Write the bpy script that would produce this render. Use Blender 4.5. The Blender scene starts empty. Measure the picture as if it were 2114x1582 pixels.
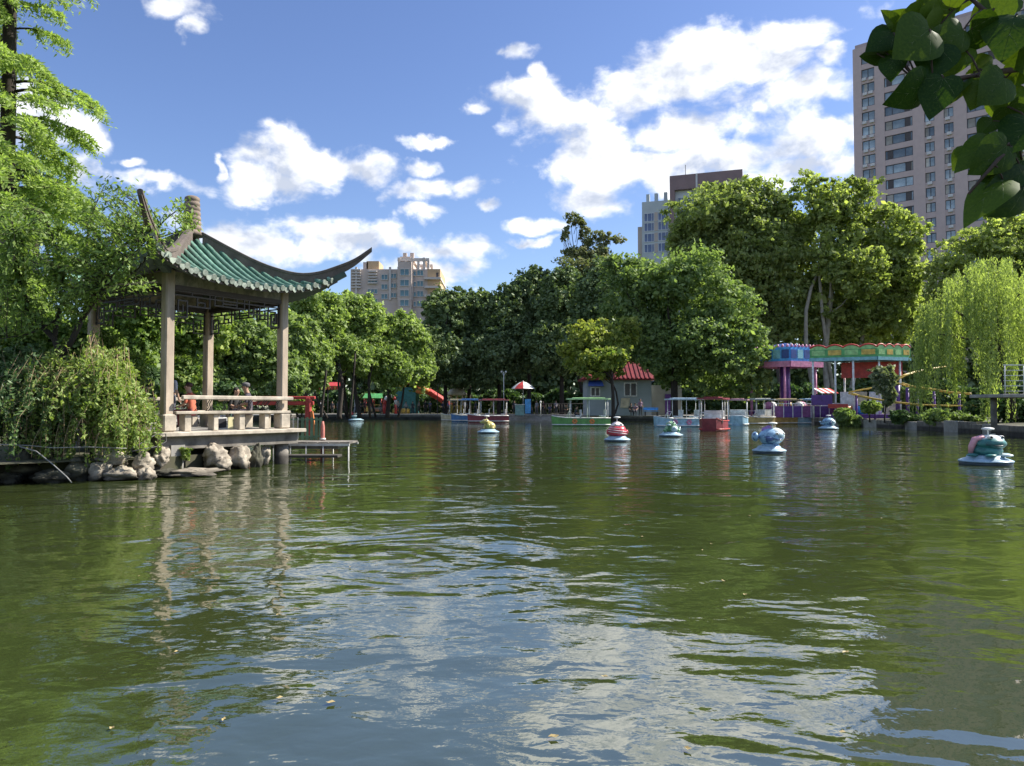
import bpy, bmesh, math, random
import numpy as np
from mathutils import Vector, Matrix
R = math.radians
SC = bpy.context.scene
COL = SC.collection
rnd = random.Random(7)
RNG = np.random.default_rng(11)

# ---------------------------------------------------------------- camera
FPX = 1538.0
PITCH = math.atan(49 / FPX)
EYE = Vector((0.0, 0.0, 1.5))
cam = bpy.data.cameras.new('camera'); cam.sensor_width = 36; cam.lens = 36 * FPX / 2114
cam.clip_start = 0.05; cam.clip_end = 4000
camo = bpy.data.objects.new('camera', cam); COL.objects.link(camo)
camo.location = EYE; camo.rotation_euler = (math.pi / 2 + PITCH, 0, 0)
SC.camera = camo

# ---------------------------------------------------------------- light
SUN_AZ, SUN_EL = R(15), R(43)          # azimuth from +X towards +Y
sdir = Vector((math.cos(SUN_EL) * math.cos(SUN_AZ), math.cos(SUN_EL) * math.sin(SUN_AZ), math.sin(SUN_EL)))
sun = bpy.data.lights.new('sun', 'SUN'); sun.energy = 4.8; sun.angle = R(0.5); sun.color = (1.0, 0.94, 0.83)
suno = bpy.data.objects.new('sun', sun); COL.objects.link(suno); suno.location = (60, 0, 80)
suno.rotation_euler = (-sdir).to_track_quat('-Z', 'Y').to_euler()
SC.view_settings.view_transform = 'Standard'; SC.view_settings.look = 'None'
SC.view_settings.gamma = 1; SC.view_settings.use_curve_mapping = False
SC.view_settings.exposure = 0.98
try:
    SC.cycles.max_bounces = 6; SC.cycles.diffuse_bounces = 3; SC.cycles.glossy_bounces = 3
    SC.cycles.transmission_bounces = 3; SC.cycles.transparent_max_bounces = 4
    SC.cycles.sample_clamp_indirect = 6; SC.cycles.caustics_reflective = False; SC.cycles.caustics_refractive = False
except Exception:
    pass

world = bpy.data.worlds.new('World'); SC.world = world; world.use_nodes = True
NT = world.node_tree; NT.nodes.clear()
def wn(t, **k):
    n = NT.nodes.new(t)
    for a, b in k.items(): setattr(n, a, b)
    return n
def wmath(op, a, b=None, c=None, clamp=False):
    n = wn('ShaderNodeMath', operation=op); n.use_clamp = clamp
    for i, v in enumerate((a, b, c)):
        if v is None: continue
        if isinstance(v, (int, float)): n.inputs[i].default_value = v
        else: NT.links.new(v, n.inputs[i])
    return n.outputs[0]
def pix_angles(px, py):
    x = (px - 1057) / FPX; y = (791 - py) / FPX
    d = Vector((x, math.cos(PITCH) - y * math.sin(PITCH), math.sin(PITCH) + y * math.cos(PITCH))).normalized()
    return math.atan2(d.x, d.y), math.asin(d.z)
sky = wn('ShaderNodeTexSky', sky_type='NISHITA'); sky.sun_disc = False
sky.sun_elevation = SUN_EL; sky.sun_rotation = math.pi / 2 - SUN_AZ
sky.altitude = 50; sky.air_density = 1.0; sky.dust_density = 0.4; sky.ozone_density = 3.0
tc = wn('ShaderNodeTexCoord')
sep = wn('ShaderNodeSeparateXYZ'); NT.links.new(tc.outputs['Generated'], sep.inputs[0])
az = wmath('ARCTAN2', sep.outputs[0], sep.outputs[1]); el = wmath('ARCSINE', sep.outputs[2])
# a soft warp so that no cloud keeps an elliptical outline
wrp = wn('ShaderNodeTexNoise'); wrp.inputs['Scale'].default_value = 17; wrp.inputs['Detail'].default_value = 5
NT.links.new(tc.outputs['Generated'], wrp.inputs['Vector'])
wsp = wn('ShaderNodeSeparateColor'); NT.links.new(wrp.outputs['Color'], wsp.inputs[0])
az2 = wmath('MULTIPLY_ADD', wmath('SUBTRACT', wsp.outputs[0], 0.5), 0.085, az)
el2 = wmath('MULTIPLY_ADD', wmath('SUBTRACT', wsp.outputs[1], 0.5), 0.055, el)
pos = wn('ShaderNodeCombineXYZ'); NT.links.new(az2, pos.inputs[0]); NT.links.new(el2, pos.inputs[1])
CLOUDS = [(1400,140,120,60),(1290,200,70,50),(1260,350,90,40),(1580,150,80,45),(1470,125,150,70),(1560,105,110,55),(1350,180,120,60),(1090,205,90,30),(1150,235,90,40),(1215,295,95,60),
 (1420,265,160,40),(1640,190,130,40),(1690,290,80,48),(1500,330,210,40),(1310,345,110,36),(1220,408,68,38),(1650,350,130,34),
 (1390,385,60,26),(1072,108,32,22),(1105,168,24,20),(975,220,26,14),(1720,125,44,20),(620,330,110,46),(560,372,75,44),
 (735,350,80,32),(865,340,30,17),(870,390,80,26),(950,385,60,26),(880,440,34,15),(1000,424,26,12),(900,288,54,10),
 (720,495,130,34),(900,515,120,32),(880,560,110,26),(500,500,110,38),(455,345,12,16),(1098,470,52,14),(1090,500,30,8),
 (170,270,46,38),(200,362,28,26),(350,375,72,20),(280,335,24,10),(360,8,56,34),(398,55,18,26),(60,250,70,60),(1960,330,60,40)]
dmin = None
for (px, py, rx, ry) in CLOUDS:
    a, e = pix_angles(px, py)
    a2, e2 = pix_angles(px + rx, py); ra = abs(a2 - a)
    a3, e3 = pix_angles(px, py - ry); re = abs(e3 - e)
    v = wn('ShaderNodeVectorMath', operation='MULTIPLY_ADD'); NT.links.new(pos.outputs[0], v.inputs[0])
    v.inputs[1].default_value = (1 / ra, 1 / re, 0); v.inputs[2].default_value = (-a / ra, -e / re, 0)
    l = wn('ShaderNodeVectorMath', operation='LENGTH'); NT.links.new(v.outputs[0], l.inputs[0])
    dmin = l.outputs['Value'] if dmin is None else wmath('MINIMUM', dmin, l.outputs['Value'])
m_in = wmath('SUBTRACT', 1.0, wmath('MINIMUM', dmin, 2.0))
# the same broken cloud field carries on all round
low = wn('ShaderNodeTexNoise'); low.inputs['Scale'].default_value = 3.2; low.inputs['Detail'].default_value = 2
lm = wn('ShaderNodeMapping'); lm.inputs['Scale'].default_value = (1, 1, 2.2); NT.links.new(tc.outputs['Generated'], lm.inputs[0])
NT.links.new(lm.outputs[0], low.inputs['Vector'])
m_out = wmath('MULTIPLY', wmath('SUBTRACT', low.outputs['Fac'], 0.60), 6.0)
aside = wmath('MAXIMUM', wmath('MULTIPLY', wmath('SUBTRACT', wmath('ABSOLUTE', az), R(36)), 8.0, clamp=True),
              wmath('MULTIPLY', wmath('SUBTRACT', el, R(32)), 8.0, clamp=True))
m_all = wmath('MAXIMUM', m_in, wmath('SUBTRACT', m_out, wmath('MULTIPLY', wmath('SUBTRACT', 1.0, aside), 4.0)))
def fbm(off, det=9):
    mp = wn('ShaderNodeMapping'); mp.inputs['Location'].default_value = off; mp.inputs['Scale'].default_value = (1, 1, 1.5)
    NT.links.new(tc.outputs['Generated'], mp.inputs[0])
    n = wn('ShaderNodeTexNoise'); n.inputs['Scale'].default_value = 12; n.inputs['Detail'].default_value = det
    n.inputs['Roughness'].default_value = 0.57; n.inputs['Distortion'].default_value = 0.2
    NT.links.new(mp.outputs[0], n.inputs['Vector']); return n.outputs['Fac']
n1 = fbm((0, 0, 0)); ns = fbm((0, 0, 0), 5); n2 = fbm((0.020, 0.005, 0.034), 5)
vo = wn('ShaderNodeTexVoronoi'); vo.feature = 'F1'; vo.inputs['Scale'].default_value = 34
vw = wn('ShaderNodeVectorMath', operation='MULTIPLY_ADD'); NT.links.new(wrp.outputs['Color'], vw.inputs[0]); vw.inputs[1].default_value = (.12, .12, .12); NT.links.new(tc.outputs['Generated'], vw.inputs[2])
NT.links.new(vw.outputs[0], vo.inputs['Vector'])
puff = wmath('MULTIPLY', wmath('SUBTRACT', 0.56, vo.outputs['Distance']), 0.55)
den = wmath('ADD', wmath('ADD', wmath('MULTIPLY_ADD', m_all, 1.4, 0.2), puff), wmath('MULTIPLY', wmath('SUBTRACT', n1, 0.44), 5.2))
mr = wn('ShaderNodeMapRange', interpolation_type='SMOOTHSTEP'); NT.links.new(den, mr.inputs['Value'])
mr.inputs['From Min'].default_value = -0.1; mr.inputs['From Max'].default_value = 1.35
up = wmath('GREATER_THAN', sep.outputs[2], 0.0)
alpha = wmath('MULTIPLY', wmath('MULTIPLY', mr.outputs[0], 0.96), up)
shade = wmath('ADD', 0.50, wmath('ADD', wmath('MULTIPLY', wmath('SUBTRACT', ns, n2), 3.6), wmath('MULTIPLY', wmath('SUBTRACT', 1.0, den), 0.22)), clamp=True)
cm = wn('ShaderNodeMix', data_type='RGBA'); NT.links.new(shade, cm.inputs['Factor'])
cm.inputs['A'].default_value = (0.42, 0.46, 0.545, 1); cm.inputs['B'].default_value = (1.0, 0.99, 0.97, 1)
bg1 = wn('ShaderNodeBackground'); hs_ = wn('ShaderNodeHueSaturation'); hs_.inputs['Saturation'].default_value = 1.08; hs_.inputs['Hue'].default_value = 0.512; NT.links.new(sky.outputs[0], hs_.inputs['Color']); NT.links.new(hs_.outputs[0], bg1.inputs[0]); bg1.inputs[1].default_value = 0.092
bg2 = wn('ShaderNodeBackground'); NT.links.new(cm.outputs['Result'], bg2.inputs[0]); bg2.inputs[1].default_value = 0.80
mx = wn('ShaderNodeMixShader'); NT.links.new(alpha, mx.inputs[0]); NT.links.new(bg1.outputs[0], mx.inputs[1]); NT.links.new(bg2.outputs[0], mx.inputs[2])
wo = wn('ShaderNodeOutputWorld'); NT.links.new(mx.outputs[0], wo.inputs[0])
world.cycles.sampling_method = 'MANUAL'; world.cycles.sample_map_resolution = 512

# ---------------------------------------------------------------- helpers
def at(px, py, Y):
    """the point at depth Y metres in front of the lake edge that is seen at photo pixel (px, py)"""
    x = (px - 1057) / FPX; y = (791 - py) / FPX
    d = Vector((x, math.cos(PITCH) - y * math.sin(PITCH), math.sin(PITCH) + y * math.cos(PITCH)))
    return EYE + d * (Y / d.y)

def tag(o, label=None, cat=None, group=None, kind=None):
    if label: o['label'] = label
    if cat: o['category'] = cat
    if group: o['group'] = group
    if kind: o['kind'] = kind
    return o

def empty(name, loc=(0, 0, 0), rz=0, label=None, cat=None, group=None):
    o = bpy.data.objects.new(name, None); COL.objects.link(o); o.empty_display_size = 0.2
    o.location = loc; o.rotation_euler = (0, 0, rz)
    return tag(o, label, cat, group)

def link(name, me, parent=None):
    o = bpy.data.objects.new(name, me); COL.objects.link(o)
    if parent is not None: o.parent = parent
    return o

def copy_tree(o, parent=None):
    c = o.copy(); COL.objects.link(c)
    if parent is not None:
        c.parent = parent
    for ch in o.children: copy_tree(ch, c)
    return c

class MB:
    """collects simple solids and links them as one mesh object"""
    def __init__(s): s.v = []; s.f = []; s.m = []; s.sm = []
    def add(s, vs, fs, mi=0, smooth=False):
        o = len(s.v); s.v += [tuple(v) for v in vs]
        for f in fs: s.f.append(tuple(i + o for i in f)); s.m.append(mi); s.sm.append(smooth)
        return s
    def box(s, c, d, rz=0.0, mi=0, rot=None, bev=0.0):
        hx, hy, hz = d[0] / 2, d[1] / 2, d[2] / 2
        M = rot if rot is not None else Matrix.Rotation(rz, 3, 'Z')
        c = Vector(c)
        if bev <= 0:
            vs = [Vector((x, y, z)) for z in (-hz, hz) for (x, y) in ((-hx, -hy), (hx, -hy), (hx, hy), (-hx, hy))]
            fs = [(0, 3, 2, 1), (4, 5, 6, 7), (0, 1, 5, 4), (1, 2, 6, 5), (2, 3, 7, 6), (3, 0, 4, 7)]
        else:
            b = min(bev, hx * .45, hy * .45, hz * .45)
            r0 = [(-hx + b, -hy), (hx - b, -hy), (hx, -hy + b), (hx, hy - b), (hx - b, hy), (-hx + b, hy), (-hx, hy - b), (-hx, -hy + b)]
            r1 = [(x * (hx - b) / hx, y * (hy - b) / hy) for x, y in r0]
            vs = [Vector((x, y, z)) for (rr, z) in ((r1, -hz), (r0, -hz + b), (r0, hz - b), (r1, hz)) for x, y in rr]
            fs = [tuple(range(7, -1, -1)), tuple(range(24, 32))]
            for k in range(3):
                for i in range(8): fs.append((k * 8 + i, k * 8 + (i + 1) % 8, k * 8 + 8 + (i + 1) % 8, k * 8 + 8 + i))
        return s.add([M @ v + c for v in vs], fs, mi)
    def bar(s, a, b, w, h=None, mi=0, up=(0, 0, 1)):
        a = Vector(a); b = Vector(b); h = w if h is None else h
        z = (b - a); L = z.length
        if L < 1e-6: return s
        z /= L; u = Vector(up)
        if abs(z.dot(u)) > 0.98: u = Vector((0, 1, 0))
        x = u.cross(z).normalized(); y = z.cross(x)
        return s.box((a + b) / 2, (w, h, L), mi=mi, rot=Matrix((x, y, z)).transposed())
    def tube(s, pts, rad, n=8, mi=0, cap=True, smooth=True):
        pts = [Vector(p) for p in pts]
        if isinstance(rad, (int, float)): rad = [rad] * len(pts)
        vs = []; fs = []; px = None
        for i, p in enumerate(pts):
            t = (pts[min(i + 1, len(pts) - 1)] - pts[max(i - 1, 0)])
            t = t.normalized() if t.length > 1e-9 else Vector((0, 0, 1))
            if px is None:
                px = Vector((1, 0, 0)) if abs(t.x) < 0.9 else Vector((0, 1, 0))
            x = (px - t * px.dot(t)).normalized(); y = t.cross(x); px = x
            for k in range(n):
                a = 2 * math.pi * k / n; vs.append(p + (x * math.cos(a) + y * math.sin(a)) * rad[i])
        for i in range(len(pts) - 1):
            for k in range(n): fs.append((i * n + k, i * n + (k + 1) % n, (i + 1) * n + (k + 1) % n, (i + 1) * n + k))
        s.add(vs, fs, mi, smooth)
        if cap:
            o = len(s.v) - len(vs)
            s.f.append(tuple(o + k for k in range(n - 1, -1, -1))); s.m.append(mi); s.sm.append(False)
            e = o + (len(pts) - 1) * n
            s.f.append(tuple(e + k for k in range(n))); s.m.append(mi); s.sm.append(False)
        return s
    def lathe(s, prof, c=(0, 0, 0), n=16, mi=0, smooth=True, sx=1, sy=1):
        c = Vector(c); vs = []; fs = []
        for r, z in prof:
            for k in range(n):
                a = 2 * math.pi * k / n; vs.append(c + Vector((r * math.cos(a) * sx, r * math.sin(a) * sy, z)))
        for i in range(len(prof) - 1):
            for k in range(n): fs.append((i * n + k, i * n + (k + 1) % n, (i + 1) * n + (k + 1) % n, (i + 1) * n + k))
        s.add(vs, fs, mi, smooth); o = len(s.v) - len(vs)
        s.f.append(tuple(o + k for k in range(n - 1, -1, -1))); s.m.append(mi); s.sm.append(False)
        e = o + (len(prof) - 1) * n
        s.f.append(tuple(e + k for k in range(n))); s.m.append(mi); s.sm.append(False)
        return s
    def ball(s, c, r, n=14, m=9, mi=0, fn=None, rot=None):
        c = Vector(c); r = (r, r, r) if isinstance(r, (int, float)) else r
        vs = []; fs = []
        for i in range(m + 1):
            th = math.pi * i / m
            for k in range(n):
                a = 2 * math.pi * k / n
                d = Vector((math.sin(th) * math.cos(a), math.sin(th) * math.sin(a), -math.cos(th)))
                q = Vector((d.x * r[0], d.y * r[1], d.z * r[2]))
                if fn: q = fn(d, q)
                if rot is not None: q = rot @ q
                vs.append(c + q)
        for i in range(m):
            for k in range(n): fs.append((i * n + k, i * n + (k + 1) % n, (i + 1) * n + (k + 1) % n, (i + 1) * n + k))
        return s.add(vs, fs, mi, True)
    def prism(s, poly, z0, z1, mi=0):
        n = len(poly); vs = [(x, y, z0) for x, y in poly] + [(x, y, z1) for x, y in poly]
        fs = [tuple(range(n - 1, -1, -1)), tuple(range(n, 2 * n))] + [(i, (i + 1) % n, n + (i + 1) % n, n + i) for i in range(n)]
        return s.add(vs, fs, mi)
    def slab(s, poly3, thick, mi=0):
        """extrude a planar 3-D polygon along its normal by +-thick/2"""
        P = [Vector(p) for p in poly3]
        nn = Vector((0, 0, 0))
        for i in range(len(P)):
            a, b = P[i], P[(i + 1) % len(P)]; nn += a.cross(b)
        nn.normalize(); n = len(P)
        vs = [p + nn * thick / 2 for p in P] + [p - nn * thick / 2 for p in P]
        fs = [tuple(range(n)), tuple(range(2 * n - 1, n - 1, -1))] + [((i + 1) % n, i, n + i, n + (i + 1) % n) for i in range(n)]
        return s.add(vs, fs, mi)
    def mesh(s, name, mats):
        me = bpy.data.meshes.new(name); me.from_pydata(s.v, [], s.f)
        for m in (mats if isinstance(mats, (list, tuple)) else [mats]): me.materials.append(m)
        me.polygons.foreach_set('material_index', s.m); me.polygons.foreach_set('use_smooth', s.sm)
        me.update(); return me
    def build(s, name, mats, parent=None): return link(name, s.mesh(name, mats), parent)

# ---------------------------------------------------------------- materials
MATS = {}
def mat(name, col, rough=0.7, var=0.25, scale=3.0, bump=0.0, metal=0.0, spec=0.5, col2=None, stretch=None, emit=0.0, orand=0.0, wet=0.0, hard=None):
    if name in MATS: return MATS[name]
    m = bpy.data.materials.new(name); m.use_nodes = True; nt = m.node_tree; b = nt.nodes['Principled BSDF']
    b.inputs['Roughness'].default_value = rough; b.inputs['Metallic'].default_value = metal
    b.inputs['Specular IOR Level'].default_value = spec
    t = nt.nodes.new('ShaderNodeTexCoord'); mp = nt.nodes.new('ShaderNodeMapping')
    nt.links.new(t.outputs['Object'], mp.inputs[0])
    if stretch: mp.inputs['Scale'].default_value = stretch
    n = nt.nodes.new('ShaderNodeTexNoise'); n.inputs['Scale'].default_value = scale; n.inputs['Detail'].default_value = 6
    n.inputs['Roughness'].default_value = 0.62
    nt.links.new(mp.outputs[0], n.inputs['Vector'])
    r = nt.nodes.new('ShaderNodeValToRGB'); nt.links.new(n.outputs['Fac'], r.inputs[0])
    r.color_ramp.elements[0].position = 0.32; r.color_ramp.elements[1].position = 0.68
    c2 = col2 or tuple(min(1, c * (1 + var)) for c in col)
    c1 = tuple(c * (1 - var) for c in col) if col2 is None else col
    r.color_ramp.elements[0].color = (*c1, 1); r.color_ramp.elements[1].color = (*c2, 1)
    if hard:
        r.color_ramp.elements[0].position, r.color_ramp.elements[1].position = hard
    out = r.outputs[0]
    def mul(fac_out, lo, hi):
        mr_ = nt.nodes.new('ShaderNodeMapRange'); nt.links.new(fac_out, mr_.inputs['Value']); mr_.inputs['To Min'].default_value = lo; mr_.inputs['To Max'].default_value = hi
        q = nt.nodes.new('ShaderNodeMix'); q.data_type = 'RGBA'; q.blend_type = 'MULTIPLY'; q.inputs['Factor'].default_value = 1
        nt.links.new(out, q.inputs['A']); nt.links.new(mr_.outputs[0], q.inputs['B']); return q.outputs['Result'], mr_
    if orand:
        oi = nt.nodes.new('ShaderNodeObjectInfo'); out, _ = mul(oi.outputs['Random'], 1 - orand, 1 + orand)
    if wet:   # stone stays dark where the lake wets it
        ge = nt.nodes.new('ShaderNodeNewGeometry'); sx = nt.nodes.new('ShaderNodeSeparateXYZ'); nt.links.new(ge.outputs['Position'], sx.inputs[0])
        wob = nt.nodes.new('ShaderNodeMath'); wob.operation = 'MULTIPLY_ADD'; nt.links.new(n.outputs['Fac'], wob.inputs[0]); wob.inputs[1].default_value = -.16; nt.links.new(sx.outputs[2], wob.inputs[2])
        out, m_ = mul(wob.outputs[0], .32, 1.0); m_.inputs['From Min'].default_value = wet - .16; m_.inputs['From Max'].default_value = wet - .06
    nt.links.new(out, b.inputs['Base Color'])
    if bump:
        bp = nt.nodes.new('ShaderNodeBump'); bp.inputs['Strength'].default_value = 0.6; bp.inputs['Distance'].default_value = bump
        nt.links.new(n.outputs['Fac'], bp.inputs['Height']); nt.links.new(bp.outputs[0], b.inputs['Normal'])
    if emit:
        b.inputs['Emission Color'].default_value = (*col, 1); b.inputs['Emission Strength'].default_value = emit
    MATS[name] = m; return m

def leafmat(name, dark, light, trans=0.35, gloss=0.06, patch=0.25):
    """leaf colour differs from leaf to leaf (tint) and drifts a little through the plant"""
    if name in MATS: return MATS[name]
    m = bpy.data.materials.new(name); m.use_nodes = True; nt = m.node_tree; nt.nodes.clear()
    at_ = nt.nodes.new('ShaderNodeAttribute'); at_.attribute_name = 'tint'
    t = nt.nodes.new('ShaderNodeTexCoord'); n = nt.nodes.new('ShaderNodeTexNoise'); n.inputs['Scale'].default_value = patch
    nt.links.new(t.outputs['Object'], n.inputs['Vector'])
    ad = nt.nodes.new('ShaderNodeMath'); ad.operation = 'MULTIPLY_ADD'; ad.use_clamp = True
    nt.links.new(n.outputs['Fac'], ad.inputs[0]); ad.inputs[1].default_value = 1.1
    sb = nt.nodes.new('ShaderNodeMath'); sb.operation = 'SUBTRACT'; sb.inputs[1].default_value = 0.55
    nt.links.new(at_.outputs['Fac'], sb.inputs[0]); nt.links.new(sb.outputs[0], ad.inputs[2])
    mxc = nt.nodes.new('ShaderNodeMix'); mxc.data_type = 'RGBA'; nt.links.new(ad.outputs[0], mxc.inputs['Factor'])
    mxc.inputs['A'].default_value = (*dark, 1); mxc.inputs['B'].default_value = (*light, 1)
    d = nt.nodes.new('ShaderNodeBsdfDiffuse'); tr = nt.nodes.new('ShaderNodeBsdfTranslucent')
    g = nt.nodes.new('ShaderNodeBsdfGlossy'); g.inputs['Roughness'].default_value = 0.5; g.inputs['Color'].default_value = (.5, .52, .5, 1)
    nt.links.new(mxc.outputs['Result'], d.inputs['Color'])
    br = nt.nodes.new('ShaderNodeMix'); br.data_type = 'RGBA'; br.blend_type = 'MULTIPLY'; br.inputs['Factor'].default_value = 1
    nt.links.new(mxc.outputs['Result'], br.inputs['A']); br.inputs['B'].default_value = (1.25, 1.38, 0.6, 1)
    nt.links.new(br.outputs['Result'], tr.inputs['Color'])
    m1 = nt.nodes.new('ShaderNodeMixShader'); m1.inputs[0].default_value = trans
    nt.links.new(d.outputs[0], m1.inputs[1]); nt.links.new(tr.outputs[0], m1.inputs[2])
    m2 = nt.nodes.new('ShaderNodeMixShader'); m2.inputs[0].default_value = gloss
    nt.links.new(m1.outputs[0], m2.inputs[1]); nt.links.new(g.outputs[0], m2.inputs[2])
    o = nt.nodes.new('ShaderNodeOutputMaterial'); nt.links.new(m2.outputs[0], o.inputs[0])
    MATS[name] = m; return m

def quad_cloud(name, C, A, B, tint, m, parent=None):
    """one mesh of kite-shaped leaves: centres C, half-length vectors A, half-width vectors B"""
    n = len(C); V = np.empty((n, 4, 3), np.float32)
    V[:, 0] = C - A; V[:, 1] = C + B - A * 0.15; V[:, 2] = C + A; V[:, 3] = C - B - A * 0.15
    me = bpy.data.meshes.new(name); me.vertices.add(n * 4); me.loops.add(n * 4); me.polygons.add(n)
    me.vertices.foreach_set('co', V.ravel())
    me.loops.foreach_set('vertex_index', np.arange(n * 4, dtype=np.int32))
    me.polygons.foreach_set('loop_start', np.arange(0, n * 4, 4, dtype=np.int32))
    me.update(calc_edges=True)
    a = me.attributes.new('tint', 'FLOAT', 'FACE'); a.data.foreach_set('value', np.asarray(tint, np.float32))
    me.materials.append(m)
    return link(name, me, parent)

def unit(v): return v / (np.linalg.norm(v, axis=1, keepdims=True) + 1e-9)
def rdir(n): return unit(RNG.normal(size=(n, 3)))
def frames(N):
    """random in-plane half axes for leaves with normals N"""
    T = rdir(len(N)); A = unit(np.cross(N, T)); B = np.cross(N, A); return A, B
# ---------------------------------------------------------------- the lake, its bank and the land
OUT = [(-4, 0.9), (0, 0.75), (5, 0.9), (11, 4), (18, 14), (23, 26), (25.2, 35), (26.6, 44), (26.6, 50), (26.2, 57), (25.6, 66), (23, 72), (16.7, 75),
       (10, 77), (4.8, 80), (-4, 84), (-12, 87), (-20, 88.5), (-25, 87), (-27, 80), (-26.5, 66), (-22, 48), (-17, 34), (-13.0, 26.5), (-10.4, 23.2),
       (-8.7, 21.4), (-7.2, 19.4), (-7.3, 17.6), (-7.9, 16.0), (-9.2, 15.4), (-11.5, 14.8), (-14, 13), (-15, 8), (-11, 2.5)]
def densify(P, step):
    Q = []
    for i in range(len(P)):
        a = Vector(P[i]); b = Vector(P[(i + 1) % len(P)]); k = max(1, int((b - a).length / step))
        for j in range(k): Q.append(tuple(a.lerp(b, j / k)))
    return Q
SH = densify(OUT, 1.5)
CTR = Vector((0, 26))
def bank_z(x, y):
    return 0.22 if y < 3 else (0.38 if (x < -6 and y < 24) else 0.52)
m_soil = mat('ground_soil', (0.06, 0.05, 0.035), 0.95, 0.4, 0.6, bump=0.05, col2=(0.07, 0.085, 0.035))
V = []; Fc = []
rings = 5
for (x, y) in SH:
    z = bank_z(x, y)
    d = (Vector((x, y)) - CTR).normalized()
    for k, (off, zz) in enumerate(((0.0, -0.8), (0.02, z), (3.0, z + 0.05), (60, z + 0.1), (1800, z + 0.1))):
        V.append((x + d.x * off, y + d.y * off, zz))
n = len(SH)
for i in range(n):
    j = (i + 1) % n
    for k in range(rings - 1): Fc.append((i * rings + k, i * rings + k + 1, j * rings + k + 1, j * rings + k))
g = MB(); g.add(V, Fc); go = g.build('ground', m_soil); tag(go, 'dark earth ground around the lake', None, kind='structure')

# water: murky green body under a rippled surface
def water_material():
    m = bpy.data.materials.new('lake_water'); m.use_nodes = True; nt = m.node_tree; L = nt.links
    b = nt.nodes['Principled BSDF']
    b.inputs['Base Color'].default_value = (0.033, 0.045, 0.013, 1); b.inputs['Roughness'].default_value = 0.03
    b.inputs['IOR'].default_value = 3.1; b.inputs['Specular IOR Level'].default_value = 0.5
    t = nt.nodes.new('ShaderNodeTexCoord')
    def noise(sc, det, rough, stretch=(1, 1, 1), dist=0.0):
        mp = nt.nodes.new('ShaderNodeMapping'); mp.inputs['Scale'].default_value = stretch; L.new(t.outputs['Object'], mp.inputs[0])
        n = nt.nodes.new('ShaderNodeTexNoise'); n.inputs['Scale'].default_value = sc; n.inputs['Detail'].default_value = det
        n.inputs['Roughness'].default_value = rough; n.inputs['Distortion'].default_value = dist
        L.new(mp.outputs[0], n.inputs['Vector']); return n.outputs['Fac']
    def mth(op, a, c=None, d=None, clamp=False):
        q = nt.nodes.new('ShaderNodeMath'); q.operation = op; q.use_clamp = clamp
        for i, v in enumerate((a, c, d)):
            if v is None: continue
            if isinstance(v, (int, float)): q.inputs[i].default_value = v
            else: L.new(v, q.inputs[i])
        return q.outputs[0]
    h = mth('MULTIPLY', noise(0.55, 2, 0.5, (0.8, 1, 1), 0.4), 0.075)
    h = mth('ADD', h, mth('MULTIPLY', noise(1.9, 2, 0.5, (0.8, 1.1, 1), 0.5), 0.0175))
    h = mth('ADD', h, mth('MULTIPLY', noise(6.5, 2, 0.5, (0.75, 1.1, 1), 0.3), 0.0040))
    gust = mth('MULTIPLY', mth('SUBTRACT', noise(0.14, 3, 0.6), 0.40), 4.0, clamp=True)
    h = mth('ADD', h, mth('MULTIPLY', mth('MULTIPLY', noise(17, 2, 0.5), gust), 0.0017))
    h = mth('ADD', h, mth('MULTIPLY', noise(26, 2, 0.5), 0.0005))
    # rings spreading from where something broke the surface
    for (cx, cy, wl, amp, rad) in ((-0.95, 7.4, 0.36, 0.0022, 3.6), (5.5, 21.0, 0.5, 0.004, 8.0), (1.2, 2.6, 0.42, 0.003, 2.4)):
        sub = nt.nodes.new('ShaderNodeVectorMath'); sub.operation = 'SUBTRACT'; L.new(t.outputs['Object'], sub.inputs[0]); sub.inputs[1].default_value = (cx, cy, 0)
        ln = nt.nodes.new('ShaderNodeVectorMath'); ln.operation = 'LENGTH'; L.new(sub.outputs[0], ln.inputs[0])
        rr = mth('ADD', ln.outputs['Value'], mth('MULTIPLY', noise(0.9, 2, 0.5), 1.5))
        fall = mth('SUBTRACT', 1.0, mth('DIVIDE', ln.outputs['Value'], rad), clamp=True)
        h = mth('ADD', h, mth('MULTIPLY', mth('SINE', mth('MULTIPLY', rr, 2 * math.pi / wl)), mth('MULTIPLY', fall, amp)))
    bp = nt.nodes.new('ShaderNodeBump'); bp.inputs['Strength'].default_value = 1.0; bp.inputs['Distance'].default_value = 1.0
    L.new(h, bp.inputs['Height']); L.new(bp.outputs[0], b.inputs['Normal'])
    return m
w = MB(); w.add([(-60, -4, 0), (60, -4, 0), (60, 110, 0), (-60, 110, 0)], [(0, 1, 2, 3)])
wo_ = w.build('lake_water', water_material()); tag(wo_, 'green murky lake water with ripples and sky reflections', None, kind='structure')

# paved promenade along the far shore
m_pave = mat('paving', (0.25, 0.235, 0.22), 0.85, 0.25, 1.2, bump=0.01)
far = [p for p in SH if p[1] > 62 or (p[1] > 40 and p[0] < -15)]
pv = MB()
P0 = [(x, y, bank_z(x, y) + 0.035) for x, y in far]
def outw(p, k):
    d = (Vector((p[0], p[1])) - CTR).normalized(); return (p[0] + d.x * k, p[1] + d.y * k, p[2])
for i in range(len(P0) - 1):
    a, b = P0[i], P0[i + 1]
    if (Vector(a) - Vector(b)).length > 4: continue
    a1, b1, a2, b2 = outw(a, 0.36), outw(b, 0.36), outw(a, 9.5), outw(b, 9.5)
    a2 = (a2[0], a2[1], a2[2] + 0.04); b2 = (b2[0], b2[1], b2[2] + 0.04)
    pv.add([a1, b1, b2, a2], [(0, 1, 2, 3)])
po = pv.build('promenade', m_pave); tag(po, 'grey paved promenade along the far shore', None, kind='structure')

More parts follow.
